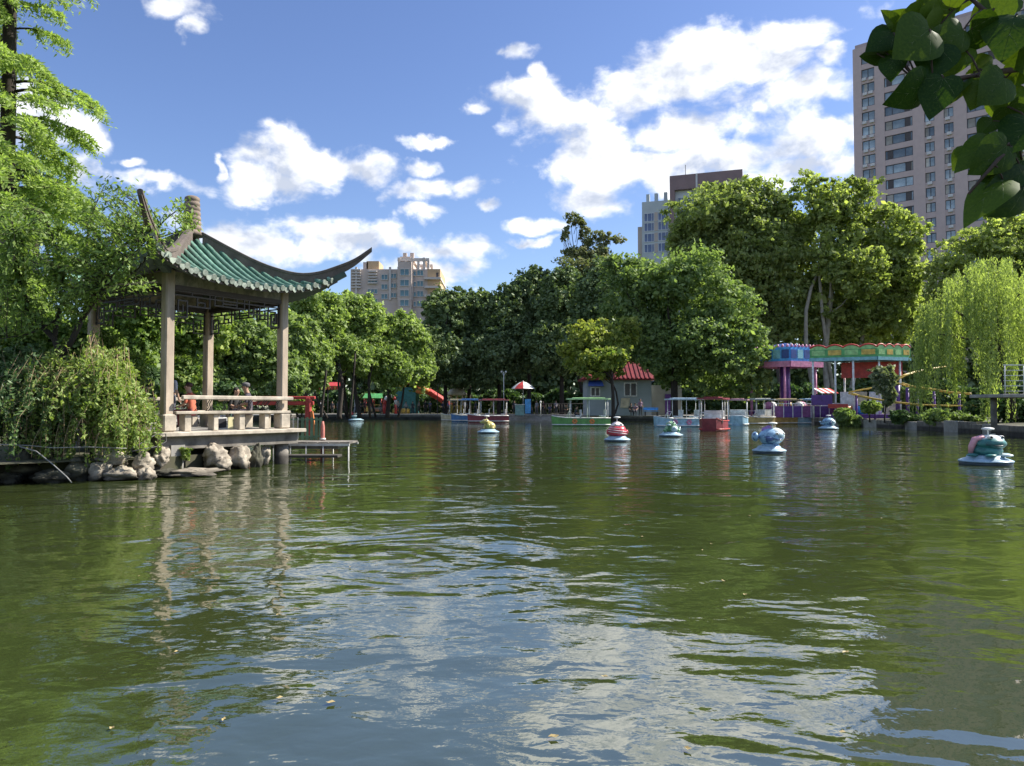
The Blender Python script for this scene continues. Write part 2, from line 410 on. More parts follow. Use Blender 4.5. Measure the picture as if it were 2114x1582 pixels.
# low stone retaining wall with its coping stones
m_wall = mat('wall_stone', (0.14, 0.135, 0.125), 0.9, 0.5, 2.0, bump=0.05, wet=.35)
m_cope = mat('coping_stone', (0.34, 0.32, 0.29), 0.85, 0.25, 1.5, bump=0.02)
root = empty('retaining_wall', (0, 84, 0), 0, 'low dark stone retaining wall with pale coping along the far shore', 'retaining wall')
wm = MB(); cps = []
for i in range(len(far) - 1):
    a, b = Vector(far[i]), Vector(far[i + 1]); L = (b - a).length
    if L > 4: continue
    t = (b - a).normalized(); nrm = Vector((-t.y, t.x)); mid = (a + b) / 2
    if (mid + nrm - CTR).length > (mid - CTR).length: nrm = -nrm
    ang = math.atan2(t.y, t.x); q = mid + nrm * 0.06
    wm.box((q.x, q.y - 84, 0.09), (L + 0.05, 0.3, 0.80), ang)
    cps.append((mid + nrm * 0.0, ang, L))
wm.build('wall_face', m_wall, root)
cm_ = MB().box((0, 0, 0), (1.0, 0.52, 0.13), bev=0.02).mesh('coping_stone', m_cope)
for (q, ang, L) in cps:
    o = link('coping_stone', cm_, root); o.location = (q.x, q.y - 84, 0.56 + rnd.uniform(-.006, .012)); o.rotation_euler = (0, 0, ang + rnd.uniform(-.01, .01)); o.scale = (L - 0.03, 1, 1)

# steps down to the water at the landing stage
m_conc = mat('concrete', (0.30, 0.285, 0.26), 0.9, 0.25, 2.2, bump=0.015)
m_concd = mat('weathered_concrete', (0.17, 0.155, 0.135), 0.95, 0.5, 2.5, bump=0.03, wet=.28)
st = empty('landing_steps', (3.4, 79.5, 0), R(-17), 'broad concrete steps going down to the water between the moored boats', 'steps')
for k in range(3):
    MB().box((0, -0.3 - 0.6 * k, 0.42 - 0.16 * k - 0.25), (11.5, 0.62, 0.62 - .02 * k), bev=0.02).build('step', m_conc, st)
# right bank: block wall under the coaster
rw = empty('bank_wall', (26, 55, 0), 0, 'dark block wall of the right bank below the coaster track', 'retaining wall')
rb = [p for p in SH if p[0] > 22 and 30 < p[1] < 68]
for i in range(len(rb) - 1):
    a, b = Vector(rb[i]), Vector(rb[i + 1]); t = (b - a); L = t.length
    if L > 4: continue
    ang = math.atan2(t.y, t.x); mid = (a + b) / 2 - Vector((0.1, 0))
    hgt = rnd.uniform(0.5, 0.66)
    MB().box((mid.x - 26, mid.y - 55, hgt / 2 - 0.15), (L - 0.03, 0.4, hgt + 0.3), ang, bev=0.03).build('block', m_concd if i % 3 else m_conc, rw)
# ---------------------------------------------------------------- far buildings
m_glass = mat('window_glass', (0.10, 0.14, 0.17), 0.08, 0.35, 0.35, spec=0.8, col2=(0.40, 0.46, 0.47), orand=.55)
m_frame = mat('dark_window_frame', (0.07, 0.06, 0.06), 0.6, 0.2)
m_ac = mat('white_metal_box', (0.62, 0.61, 0.6), 0.6, 0.12)
# --- pink-grey tiled tower
m_tower = mat('tower_tile', (0.54, 0.43, 0.405), 0.8, 0.06, 0.8)
m_band = mat('tower_band', (0.46,.36,.35), 0.8, 0.1, 0.8)
TL = at(1760, 103, 160); U = Vector((0.757, -0.653, 0)); NV = Vector((-0.653, -0.757, 0))
ta = math.atan2(U.y, U.x)
tw = empty('apartment_tower', (TL.x, TL.y, 0), ta, 'tall pink-grey tiled apartment tower behind the leafy branch', 'building')
TH = TL.z; TW = 33.0; TDp = 16
sid = MB(); FL = 3.12; REC = 0.35
cols = [(1.7, 4.3, 's'), (6.2, 11.5, 'w'), (13.7, 15.5, 's'), (17.2, 18.9, 's'), (21.2, 26.5, 'w'), (28.4, 31.0, 's')]
sid.box((TW / 2, TDp / 2 + REC, TH / 2), (TW, TDp, TH))
# front skin: piers between the window columns and spandrels between the floors, standing proud of the glass
edges = [0] + [e for c in cols for e in c[:2]] + [TW]
for i in range(0, len(edges), 2):
    a, b = edges[i], edges[i + 1]; sid.box(((a + b) / 2, REC / 2 - .01, TH / 2), (b - a, REC, TH))
zf = [TH - 2.9 - k * FL for k in range(18)]
for (a, b, kind) in cols:
    hi = TH
    for z in zf:
        lo = z + .98
        sid.box(((a + b) / 2, REC / 2 + .02, (hi + lo) / 2), (b - a - .004, REC - .06, hi - lo)); hi = z - 0.98
    sid.box(((a + b) / 2, REC / 2 + .02, hi / 2), (b - a - .004, REC - .06, hi))
sid.build('wall', m_tower, tw)
pp = MB(); pp.box((TW / 2, TDp / 2 + REC, TH + .5), (TW - .6, TDp - .6, 1.0)); pp.build('parapet', m_band, tw)
def window_mesh(w, h, mull):
    f = MB(); t = .10
    f.box((0, .0, h / 2 - t / 2), (w, .12, t)); f.box((0, .0, -h / 2 + t / 2), (w, .12, t))
    for x in [-w / 2 + t / 2, w / 2 - t / 2] + mull: f.box((x, 0.003, 0), (t, .11, h - 2 * t))
    return f.mesh('window', m_frame)
fm = {'w': window_mesh(5.26, 1.94, [-1.2, 1.2]), 's2': window_mesh(2.58, 1.94, [0.0]), 's1': window_mesh(1.76, 1.94, [0.0])}
gm = {}
for nme, (w, h) in {'w': (5.06, 1.76), 's2': (2.4, 1.76), 's1': (1.6, 1.76)}.items():
    gm[nme] = MB().box((0, 0, 0), (w, .04, h)).mesh('pane', m_glass)
cur = [MB().box((0, 0, 0), (w_, .02, 1.74)).mesh('curtain', mat('pale_curtain', (.42, .40, .36), .8, .3, .6, orand=.4)) for w_ in (1.2, .6)]
dk = MB().box((0, 0, 0), (1.0, .07, 1.76)).mesh('shutter', m_frame)
acm = MB().box((0, 0, 0), (.85, .45, .62), bev=.03).mesh('air_conditioner', m_ac)
for (a, b, kind) in cols:
    key = 'w' if kind == 'w' else ('s2' if b - a > 2.2 else 's1')
    for z in zf:
        o = link('window', fm[key], tw); o.location = ((a + b) / 2, .2, z)
        p = link('pane', gm[key], o); p.location = (0, .06, 0)
        if rnd.random() < (.5 if kind == 'w' else .4):
            cw = 1.3 if kind == 'w' else .62; cu = link('curtain', cur[0] if kind == 'w' else cur[1], o); cu.location = (rnd.choice([-1, 1]) * (1.85 if kind == 'w' else .5), .032, 0)
        if kind == 'w':
            q = link('shutter', dk, o); q.location = (1.75 if rnd.random() < .8 else -1.75, .04, 0)
        else:
            for x in ([.25, .75] if b - a > 2.2 else [.5]):
                if rnd.random() < .85:
                    k = link('air_conditioner', acm, tw); k.location = (a + (b - a) * x + rnd.uniform(-.15, .15), -.14, z - 1.22 - rnd.uniform(0, .2))
# --- grey hospital-like block with a brown portal frame
m_grey = mat('grey_render', (0.48, 0.52, 0.53), 0.85, 0.07, 0.5)
m_pale = mat('pale_render', (0.6, 0.63, 0.66), 0.85, 0.06, 0.5)
m_brown = mat('brown_cladding', (0.26, 0.18, 0.18), 0.8, 0.1, 0.6)
m_beige = mat('beige_render', (0.50, 0.42, 0.37), 0.85, 0.08, 0.5)
m_blueglass = mat('blue_glass', (0.09, 0.12, 0.22), 0.1, 0.3, 0.5, spec=0.8)
gb = at(1327, 840, 140)
gr = empty('office_block', (gb.x, gb.y, 0), math.atan2(-1, 3), 'grey office block with a brown portal frame and three roof stubs behind the tall trees', 'building')
def zpx(py, D): return at(1057, py, D).z
def spx(px, D): return (px - 1327) / FPX * D * 1.0
HG = zpx(417, 140); HB = zpx(371, 140)
gw = MB()
GWid = 5.3
gw.box((GWid / 2, 5, HG / 2), (GWid, 9.4, HG)); gw.build('wall', m_grey, gr)
for k, sx in enumerate((1.05, 2.6, 4.35)):
    MB().box((sx, 1.2, HG + .75 + .05 * k), (.62, .62, 1.7)).build('roof_stub', m_grey, gr)
bf = MB(); bf.box((GWid + .45, 5, HB / 2), (.9, 11, HB)); bf.box((GWid + .9 + 5.6, 5, HB - 1.35), (11.2, 11, 2.7)); bf.box((GWid + .9 + 11.2 + .45, 5, HB / 2), (.9, 11, HB))
bf.build('portal_frame', m_brown, gr)
MB().box((GWid + .9 + 4.0, -.52, HB - 1.3), (.32, .1, 2.6)).build('downpipe', m_ac, gr)
MB().box((GWid + .9 + 5.6, 5.4, (HB - 2.7) / 2), (11.2, 10, HB - 2.7 - .01)).build('pale_wall', m_pale, gr)
MB().box((GWid + 2.9, -.52, HB + .9), (.1, .1, 1.8)).build('mast', m_frame, gr)
MB().box((-.45, 3.4, zpx(466, 140) / 2), (.9, 5, zpx(466, 140))).build('side_wall', m_beige, gr)
def plain_window(w, h, mull, mm):
    f = MB(); f.box((0, 0, 0), (w, .10, h)); fr = f
    return f.mesh('pane', mm)
wfr = MB(); wfr.box((0, 0, .77), (1.9, .12, .1)); wfr.box((0, 0, -.77), (1.9, .12, .1))
for x in (-.9, -.3, .5, .9): wfr.box((x, 0.003, 0), (.09, .11, 1.46))
wfm = wfr.mesh('window', m_pale); pgm = MB().box((0, 0, 0), (1.78, .05, 1.44)).mesh('pane', m_blueglass)
opm = MB().box((0, 0, 0), (.62, .08, 1.7)).mesh('panel', m_beige)
for py in (450, 470, 492, 514):
    z = zpx(py, 140)
    for x in (1.35, 3.95):
        o = link('window', wfm, gr); o.location = (x, .27, z + .03 * x); p = link('pane', pgm, o); p.location = (0, .02, 0)
    o = link('infill_panel', opm, gr); o.location = (2.65, .27, z + .08)
for (x, py) in ((7.6, 423), (11.0, 419), (7.6, 446), (11.0, 443)):
    o = link('window', wfm, gr); o.location = (x, .37, zpx(py, 140)); p = link('pane', pgm, o); p.location = (0, .02, 0)
em = MB()
for k in range(4):
    em.bar((9.2 + .55 * k, .36, zpx(406, 140)), (9.9 + .55 * k, .36, zpx(394, 140)), .07); em.bar((9.9 + .55 * k, .38, zpx(406, 140)), (9.2 + .55 * k, .38, zpx(394, 140)), .07)
em.build('lattice_emblem', m_frame, gr)
# --- beige apartment block far left
m_apt = mat('apartment_wall', (0.55, 0.46, 0.40), 0.85, 0.1, 0.5)
m_aptside = mat('apartment_sun_tint', (0.52, 0.37, 0.22), 0.85, 0.08, 0.5)  # warm sunlight on the right-hand side is put into this wall colour
m_trim = mat('apartment_trim', (0.60, 0.55, 0.50), 0.8, 0.08)
m_teal = mat('teal_glass', (0.10, 0.20, 0.22), 0.1, 0.35, 0.4, spec=0.8)
D3 = 175; s3 = D3 / FPX
ab = at(722, 840, D3)
ap = empty('apartment_block', (ab.x, ab.y, 0), 0, 'beige apartment block with roof pergola rising behind the pale green trees', 'building')
def lx(px): return (px - 722) * s3
def lz(py): return at(1057, py, D3).z
wm = MB()
wm.box((lx(772), 6, lz(556) / 2), ((822 - 722) * s3, 12, lz(556)))
wm.box((lx(836), 5, lz(543) / 2), (28 * s3, 13, lz(543)))
wm.box((lx(866), 6, lz(556) / 2), (32 * s3 - .02, 12, lz(556)))
wm.build('wall', m_apt, ap)
MB().box((lx(895), 6.5, lz(556) / 2), (26 * s3, 13.5, lz(556))).build('sun_tinted_wing', m_aptside, ap)
MB().box((lx(766), 4, lz(548)), (26 * s3, 6, 2.4)).build('stair_tower', m_aptside, ap)
MB().box((lx(751), 3, lz(551)), (10 * s3, 4, 2.6)).build('stair_head', m_apt, ap)
for py in (576, 594, 612): # ledges on the sun-tinted wing
    MB().box((lx(893), 6, lz(py)), (34 * s3, 14.2, .5)).build('ledge', m_trim, ap)
pg = MB()
for x in (822, 836, 849, 862, 874, 883):
    for y in (0.4, 8): pg.box((lx(x), y, (lz(556) + lz(536)) / 2), (.55, .55, lz(536) - lz(556)))
for y in (.4, 8): pg.box((lx(852), y, lz(536)), (66 * s3, .7, .7))
for x in (822, 849, 874): pg.box((lx(x), 4.2, lz(535) + .1), (.6, 8.6, .5))
pg.build('roof_pergola', m_trim, ap)
for x in (831, 846): MB().box((lx(x), 3, lz(529)), (.9, .9, 2.6)).build('vent_stack', m_apt, ap)
MB().box((lx(834), 4, lz(537)), (22 * s3, 6, 2.0)).build('lift_room', m_apt, ap)
for x in (822, 850, 734, 804): MB().box((lx(x), -.55 if x > 815 else -.2, lz(620) * .5 + lz(552) * .5), (.5, .4, lz(552) - lz(620))).build('pilaster', m_trim, ap)
def aw(x0, x1, y0, y1, yy, mull=2):
    w = (x1 - x0) * s3; h = (y1 - y0) * s3; f = MB(); t = .16
    f.box((0, 0, h / 2), (w + t, .16, t)); f.box((0, 0, -h / 2), (w + t, .16, t))
    for k in range(mull + 1): f.box((-w / 2 + w * k / mull, .004, 0), (t * .7, .15, h - t))
    o = f.build('window', m_trim, ap); o.location = (lx((x0 + x1) / 2), yy, lz((y0 + y1) / 2))
    p = MB().box((0, .06, 0), (w, .08, h)).build('pane', m_teal, o)
for y0 in (558, 580, 601, 621):
    aw(827, 845, y0, y0 + 13, -1.6); aw(860, 873, y0, y0 + 12, -.12)
    aw(853, 858, y0 + 2, y0 + 12, -.12, 1)
for y0 in (567, 587, 607): aw(786, 799, y0, y0 + 11, -.12); aw(806, 817, y0 - 2, y0 + 8, -.12); aw(758, 778, y0 + 10, y0 + 20, -.12, 3)
for k in range(7):
    MB().box((lx(734), -.3, lz(558 + 6 * k)), (19 * s3, .6, .32)).build('balcony_slab', m_trim, ap)
    if k < 5: MB().box((lx(768), -.3, lz(561 + 6 * k)), (18 * s3, .6, .3)).build('balcony_slab', m_trim, ap)
for y0 in (565, 598, 606): MB().box((lx(902), -.30, lz(y0 + 4)), (.5, .12, 1.2)).build('slit_window', m_frame, ap)
# ---------------------------------------------------------------- pavilion
PC = Vector((-8.352, 19.296)); PTH = R(56.4); H = 1.627
m_post = mat('post_concrete', (0.40, 0.325, 0.25), 0.85, 0.35, 3.5, bump=0.008, stretch=(1, 1, 0.25))
m_stone = mat('bench_stone', (0.42, 0.37, 0.30), 0.85, 0.38, 3.0, bump=0.01)
m_beam = mat('painted_beam', (0.16, 0.155, 0.125), 0.75, 0.35, 3.2, col2=(0.36, 0.33, 0.27), hard=(.42,.56), stretch=(1.6, 1.6, 1))
m_dark = mat('dark_timber', (0.035, 0.03, 0.027), 0.75, 0.3, 4)
m_fret = mat('black_fretwork', (0.025, 0.022, 0.02), 0.6, 0.3, 5)
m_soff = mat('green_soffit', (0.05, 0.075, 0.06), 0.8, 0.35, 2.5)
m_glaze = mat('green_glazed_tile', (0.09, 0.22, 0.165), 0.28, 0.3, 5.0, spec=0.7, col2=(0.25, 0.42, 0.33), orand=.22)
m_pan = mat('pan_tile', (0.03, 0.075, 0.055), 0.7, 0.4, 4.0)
m_cap = mat('tile_end', (0.22, 0.26, 0.215), 0.7, 0.5, 9.0, bump=0.006, orand=.3)
m_ridge = mat('ridge_plaster', (0.12, 0.098, 0.083), 0.85, 0.3, 3.0, bump=0.02)
m_fin = mat('finial_brick', (0.20, 0.155, 0.12), 0.85, 0.3, 4.0, bump=0.015)
m_iron = mat('black_iron', (0.02, 0.02, 0.02), 0.5, 0.2)
pav = empty('pavilion', (PC.x, PC.y, 0), PTH, 'open Chinese pavilion with upswept green tiled roof standing over the water', 'pavilion')
def interp(x, T): return float(np.interp(x, [t[0] for t in T], [t[1] for t in T]))
from bisect import bisect
def smooth_interp(x, T):
    xs = [t[0] for t in T]; ys = [t[1] for t in T]
    x = min(max(x, xs[0]), xs[-1]); i = min(max(bisect(xs, x) - 1, 0), len(xs) - 2)
    def sl(k):
        if k == 0: return (ys[1] - ys[0]) / (xs[1] - xs[0])
        if k == len(xs) - 1: return (ys[-1] - ys[-2]) / (xs[-1] - xs[-2])
        return (ys[k + 1] - ys[k - 1]) / (xs[k + 1] - xs[k - 1])
    h = xs[i + 1] - xs[i]; t = (x - xs[i]) / h
    return (2*t**3 - 3*t**2 + 1)*ys[i] + (t**3 - 2*t**2 + t)*h*sl(i) + (-2*t**3 + 3*t**2)*ys[i+1] + (t**3 - t**2)*h*sl(i+1)
RIDGE = [(0.28, 6.06), (1.0, 5.68), (1.55, 5.41), (2.05, 5.22), (2.7, 5.08), (3.2, 5.13), (3.6, 5.27), (4.15, 5.52), (4.62, 5.86)]
RH = [(0.28, .34), (2.0, .34), (3.0, .30), (3.8, .25), (4.62, .13)]
def zh(b): return smooth_interp(1.4142 * b, RIDGE) - smooth_interp(1.4142 * b, RH) + .05
AC = 2.62
def be(a): return 2.32 + 0.30 * (abs(a) / AC) ** 2.6
def ze(a): return 4.46 + 0.50 * (abs(a) / AC) ** 2.8
def roofpt(a, t):
    b0 = max(abs(a), .2); b1 = max(be(a), b0 + .02); b = b0 + (b1 - b0) * t
    z0 = zh(b0) if abs(a) > .2 else zh(.2); z1 = ze(a)
    return b, z1 + (z0 - z1) * (1 - t) ** 1.3
NR = 21; SP = 2 * 2.44 / (NR - 1)
for face in range(4):
    Q = Matrix.Rotation(face * math.pi / 2, 3, 'Z')
    def W(a, b, z): return Q @ Vector((a, -b, z))
    # under-tiles and soffit
    aa = np.linspace(-AC, AC, 45); T = np.linspace(0, 1, 9)
    pm = MB(); sm_ = MB(); vs = []; vs2 = []; fs = []
    for a in aa:
        for t in T:
            b, z = roofpt(a, t); vs.append(W(a, b, z)); vs2.append(W(a, b * .995, z - .10))
    for i in range(44):
        for k in range(8): fs.append((i * 9 + k, i * 9 + 9 + k, i * 9 + 10 + k, i * 9 + k + 1))
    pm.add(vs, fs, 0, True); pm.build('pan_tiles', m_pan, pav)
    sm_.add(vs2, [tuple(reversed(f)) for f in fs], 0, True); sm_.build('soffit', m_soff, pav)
    fb = MB()
    for i in range(44):
        a, c = aa[i], aa[i + 1]; (b0, z0), (b1, z1) = roofpt(a, 1), roofpt(c, 1)
        fb.add([W(a, b0 - .005, z0 - .10), W(c, b1 - .005, z1 - .10), W(c, b1 - .005, z1 + .005), W(a, b0 - .005, z0 + .005)], [(0, 1, 2, 3)])
    fb.build('eave_board', m_ridge, pav)
    for r in range(NR):
        a = -2.44 + SP * r + rnd.uniform(-.014, .014); zj = rnd.uniform(-.012, .014)
        pts = []
        nseg = 10
        for k in range(nseg + 1):
            b, z = roofpt(a, k / nseg); pts.append(W(a + rnd.uniform(-.006, .006), b + (rnd.uniform(.0, .05) if k == nseg else 0), z + .028 + zj))
        if (pts[0] - pts[-1]).length < .12: continue
        tm = MB()
        if face in (0, 3):   # each barrel row steps down tile by tile
            rad = []; PP = []
            for k in range(len(pts) - 1):
                q0, q1 = pts[k], pts[k + 1]
                PP += [q0, q0.lerp(q1, .96)]; rad += [.066, .060]
            PP.append(pts[-1]); rad.append(.066)
            tm.tube(PP, rad, 7)
        else: tm.tube(pts[::2], .063, 6)
        tm.build('roof_tile', m_glaze, pav)
        d = (pts[-1] - pts[-2]).normalized()
        cp = MB(); cp.tube([pts[-1] + d * .005, pts[-1] + d * .02, pts[-1] + d * .045], [.074, .078, .07], 9)
        # drip tile hanging between the round ends
        a2 = a + SP / 2
        if r < NR - 1:
            b, z = roofpt(a2, 1)
            cp.slab([W(a2 - .085, b + .03, z + .03), W(a2 + .085, b + .03, z + .03), W(a2 + .06, b + .035, z - .06), W(a2, b + .04, z - .11), W(a2 - .06, b + .035, z - .06)], .02)
        cp.build('eave_tile', m_cap, pav)
for k in range(4):
    Q = Matrix.Rotation(k * math.pi / 2 + math.pi / 4, 3, 'Z')      # along the diagonal, towards -x-y first
    Q = Matrix.Rotation(k * math.pi / 2 - 3 * math.pi / 4, 3, 'Z')
    rr = np.linspace(.28, 4.62, 30); vs = []; fs = []
    for r in rr:
        zt = smooth_interp(r, RIDGE); h = smooth_interp(r, RH); w = .085 if r < 3.2 else .085 - .05 * (r - 3.2) / 1.42
        ring = [(-w, zt - h), (w, zt - h), (w, zt - .09), (w + .02, zt - .08), (w + .02, zt - .02), (w * .5, zt), (-w * .5, zt), (-w - .02, zt - .02), (-w - .02, zt - .08), (-w, zt - .09)]
        for (x, z) in ring: vs.append(Q @ Vector((r, x, z)))
    for i in range(len(rr) - 1):
        for j in range(10): fs.append((i * 10 + j, i * 10 + (j + 1) % 10, i * 10 + 10 + (j + 1) % 10, i * 10 + 10 + j))
    fs.append(tuple(range(9, -1, -1))); fs.append(tuple(range(len(vs) - 10, len(vs))))
    MB().add(vs, fs).build('hip_ridge', m_ridge, pav)
    rf = MB(); pts = [(1.9, 4.66), (2.5, 4.62), (3.0, 4.68), (3.5, 4.86), (3.9, 5.1)]
    for (r0, z0), (r1, z1) in zip(pts[:-1], pts[1:]): rf.bar(Q @ Vector((r0, 0, z0)), Q @ Vector((r1 + .02, 0, z1)), .16, .14)
    rf.build('corner_rafter', m_soff, pav)
# finial
prof = [(.30, 5.95), (.27, 6.05), (.225, 6.08)]
z = 6.10
for k in range(7):
    r = .235 - .008 * k; prof += [(r - .02, z), (r, z + .02), (r + .004, z + .06), (r - .003, z + .105), (r - .025, z + .12)]; z += .124
prof += [(.13, z + .02), (.05, z + .035)]
MB().lathe(prof, n=18).build('finial', m_fin, pav)
# posts, beams, fretwork
CO = [(-H, -H), (H, -H), (H, H), (-H, H)]
for (x, y) in CO:
    MB().box((x, y, (0.93 + 4.66) / 2), (.225, .225, 4.66 - .93), bev=.03).build('post', m_post, pav)
    MB().box((x, y, 1.13), (.32, .32, .40), bev=.03).build('post_base', m_stone, pav)
for face in range(4):
    Q = Matrix.Rotation(face * math.pi / 2, 3, 'Z')
    L = 2 * H - .235
    def W(a, b, z): return Q @ Vector((a, -b, z))
    rz = face * math.pi / 2
    MB().box(W(0, H, 4.47), (L, .13, .30), rz).build('beam', m_beam, pav)
    MB().box(W(0, H, 4.265), (L, .17, .10), rz).build('lower_beam', m_dark, pav)
    fw = MB(); t = .032
    def hb(x0, x1, z): fw.box(W((x0 + x1) / 2, H, z), (abs(x1 - x0) + t, t, t), rz)
    def vb(x, z0, z1): fw.box(W(x, H, (z0 + z1) / 2), (t * .98, t * .98, abs(z1 - z0) + t * .9), rz)
    z0 = 4.20; E_ = L / 2
    hb(-E_, E_, z0); hb(-E_, E_, z0 - .10)
    for sg in (-1, 1):
        e = sg * E_
        def X(d): return e - sg * d
        vb(X(.02), z0, z0 - .62); hb(X(.02), X(.36), z0 - .60); vb(X(.36), z0 - .60, z0 - .22); hb(X(.36), X(.13), z0 - .22)
        vb(X(.13), z0 - .22, z0 - .48); hb(X(.13), X(.25), z0 - .48); vb(X(.25), z0 - .48, z0 - .33)
        hb(X(.36), X(.95), z0 - .33); vb(X(.95), z0 - .33, z0); vb(X(.62), z0 - .33, z0 - .10); hb(X(.62), X(.82), z0 - .22); vb(X(.82), z0 - .22, z0 - .33)
        vb(X(.48), z0 - .10, z0)
    for x in (-.42, -.2, .2, .42): vb(x, z0 - .24, z0)
    hb(-.42, .42, z0 - .24); hb(-.2, .2, z0 - .17)
    fw.build('fretwork', m_fret, pav)
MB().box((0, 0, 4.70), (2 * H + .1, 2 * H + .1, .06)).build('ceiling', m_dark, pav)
# platform
HS = 2.08
MB().box((0, 0, .875), (2 * HS, 2 * HS, .10), bev=.015).build('platform_slab', m_stone, pav)
MB().box((0, 0, .925), (2 * HS - .8, 2 * HS - .8, .016)).build('floor_paving', m_conc, pav)
ub = MB()
for s in (-1, 1):
    ub.box((0, s * (HS - .32), .68), (2 * HS - .3, .30, .29)); ub.box((s * (HS - .33), 0, .679), (.29, 2 * HS - .96, .285))
ub.build('edge_beam', m_concd, pav)
for (x, y) in ((H, -H), (H, H), (-H, -H + .3)):
    MB().lathe([(.18, -.8), (.18, .54)], (x, y, 0), 16).build('pile', m_concd, pav)
MB().box((-.2, .9, .1), (2.9, 2.0, .86)).build('foundation', m_concd, pav)
# benches between the posts
def bench(face, x0, x1, bal=True):
    Q = Matrix.Rotation(face * math.pi / 2, 3, 'Z'); rz = face * math.pi / 2
    def W(a, b, z): return Q @ Vector((a, -b, z))
    MB().box(W((x0 + x1) / 2, H - .03, 1.362), (x1 - x0, .40, .07), rz, bev=.012).build('bench_seat', m_stone, pav)
    MB().box(W((x0 + x1) / 2 + .02, H + .27, 1.715), (x1 - x0 - .1, .09, .10), rz, bev=.02).build('back_rail', m_stone, pav)
    x = x0 + .35; k = 0
    while x < x1 - .2:
        MB().box(W(x, H - .02, 1.126), (.13 if k % 2 else .17, .24, .392), rz, bev=.01).build('bench_support', m_stone, pav); x += .74; k += 1
    x = x0 + .5
    while x < x1 - .25:
        for d in (0, .055):
            MB().tube([W(x + d, H + .12, 1.40), W(x + d, H + .21, 1.48), W(x + d, H + .16, 1.56), W(x + d, H + .26, 1.66)], .011, 5).build('baluster', m_iron, pav)
        x += .30 if int(x * 10) % 2 else .42
bench(0, -H + .13, H + .16)
bench(1, -H + .3, H - .13)
bench(2, -H + .13, H - .13)

# ---------------------------------------------------------------- things by the pavilion
# low jetty with pipe railing
m_pipe = mat('white_pipe', (0.55, 0.54, 0.5), 0.5, 0.2, 4)
m_green = mat('green_slat', (0.09, 0.17, 0.10), 0.6, 0.35, 3)
m_red = mat('red_paint', (0.42, 0.05, 0.045), 0.5, 0.3, 2.5)
m_orange = mat('orange_paint', (0.55, 0.19, 0.06), 0.5, 0.2, 2.5)
jd = 21.6
j0 = at(546, 930, 20.6); j1 = at(722, 926, 20.6)
jt = empty('jetty', (j0.x, 20.6, 0), 0, 'low grey jetty with thin pipe legs in the water beside the pavilion', 'jetty')
JL = j1.x - j0.x
for k in range(8):
    MB().box((JL * (k + .5) / 8, .55, .50), (JL / 8 - .02, 1.1, .05)).build('deck_board', m_concd, jt)
for f in (-.02, 1.12): MB().bar((0, f, .45), (JL, f, .45), .06).build('deck_bearer', m_pipe, jt)
for x in (.25, .72, 1.15, 1.62, JL - .03):
    MB().tube([(x, -.02, -.7), (x, -.02, .44)], .022, 6).build('pipe_leg', m_pipe, jt)
    if x in (.25, 1.62): MB().tube([(x, 1.12, -.7), (x, 1.12, .44)], .022, 6).build('pipe_leg', m_pipe, jt)
MB().box((JL / 2 - .1, .55, .40), (JL - .5, .9, .14)).build('deck_frame', m_concd, jt)
MB().box((JL * .62, -.35, .17), (JL * .6, .5, .07), bev=.01).build('lower_step', m_concd, jt)
# green slatted screen on the jetty
g0 = at(586, 915, 21.8)
gs = empty('slatted_screen', (g0.x, 21.8, .525), R(14), 'green slatted screen standing on the jetty beside the pavilion post', 'screen')
MB().box((.52, .03, .60), (1.1, .04, .05)).build('screen_rail', m_green, gs); MB().box((.52, .03, .10), (1.1, .04, .05)).build('screen_rail', m_green, gs)
for k in range(9): MB().box((k * .13, 0, .33 + .004 * (k % 2)), (.085 if k > 3 else .03, .02, .66)).build('slat', m_green if k > 3 else m_pipe, gs)
# red buoy post
rp = at(666, 905, 21.5)
bp_ = empty('mooring_post', (rp.x, 21.5, 0), R(6), 'short faded red mooring post with a white foot at the end of the jetty', 'post')
MB().lathe([(.06, -.6), (.06, .92), (.05, .98), (.03, 1.08)], n=10).build('post_shaft', mat('faded_red', (.45, .16, .13), .7, .3, 4), bp_)
MB().lathe([(.09, .54), (.09, .60)], n=10).build('collar', m_pipe, bp_)
# red railing behind the pavilion
r0 = at(508, 818, 27); r1 = at(651, 818, 27)
rr_ = empty('red_railing', (r0.x, 27, bank_z(-9, 27)), 0, 'thick red painted railing on the bank right of the pavilion', 'railing')
RL = r1.x - r0.x; zt = r0.z - bank_z(-9, 27)
MB().box((RL / 2, 0, zt - .06), (RL, .14, .11), bev=.02).build('top_rail', m_red, rr_)
MB().box((RL / 2, 0, zt - .26), (RL - .1, .11, .14), bev=.02).build('lower_rail', m_red, rr_)
for x in (.12, RL * .5, RL - .25): MB().box((x, 0, zt / 2 - .07), (.2, .2, zt + .05), bev=.03).build('rail_post', m_red, rr_)
MB().bar((RL - .12, -.06, zt - .55), (RL + .04, -.1, -.05), .10).build('brace', m_orange, rr_)
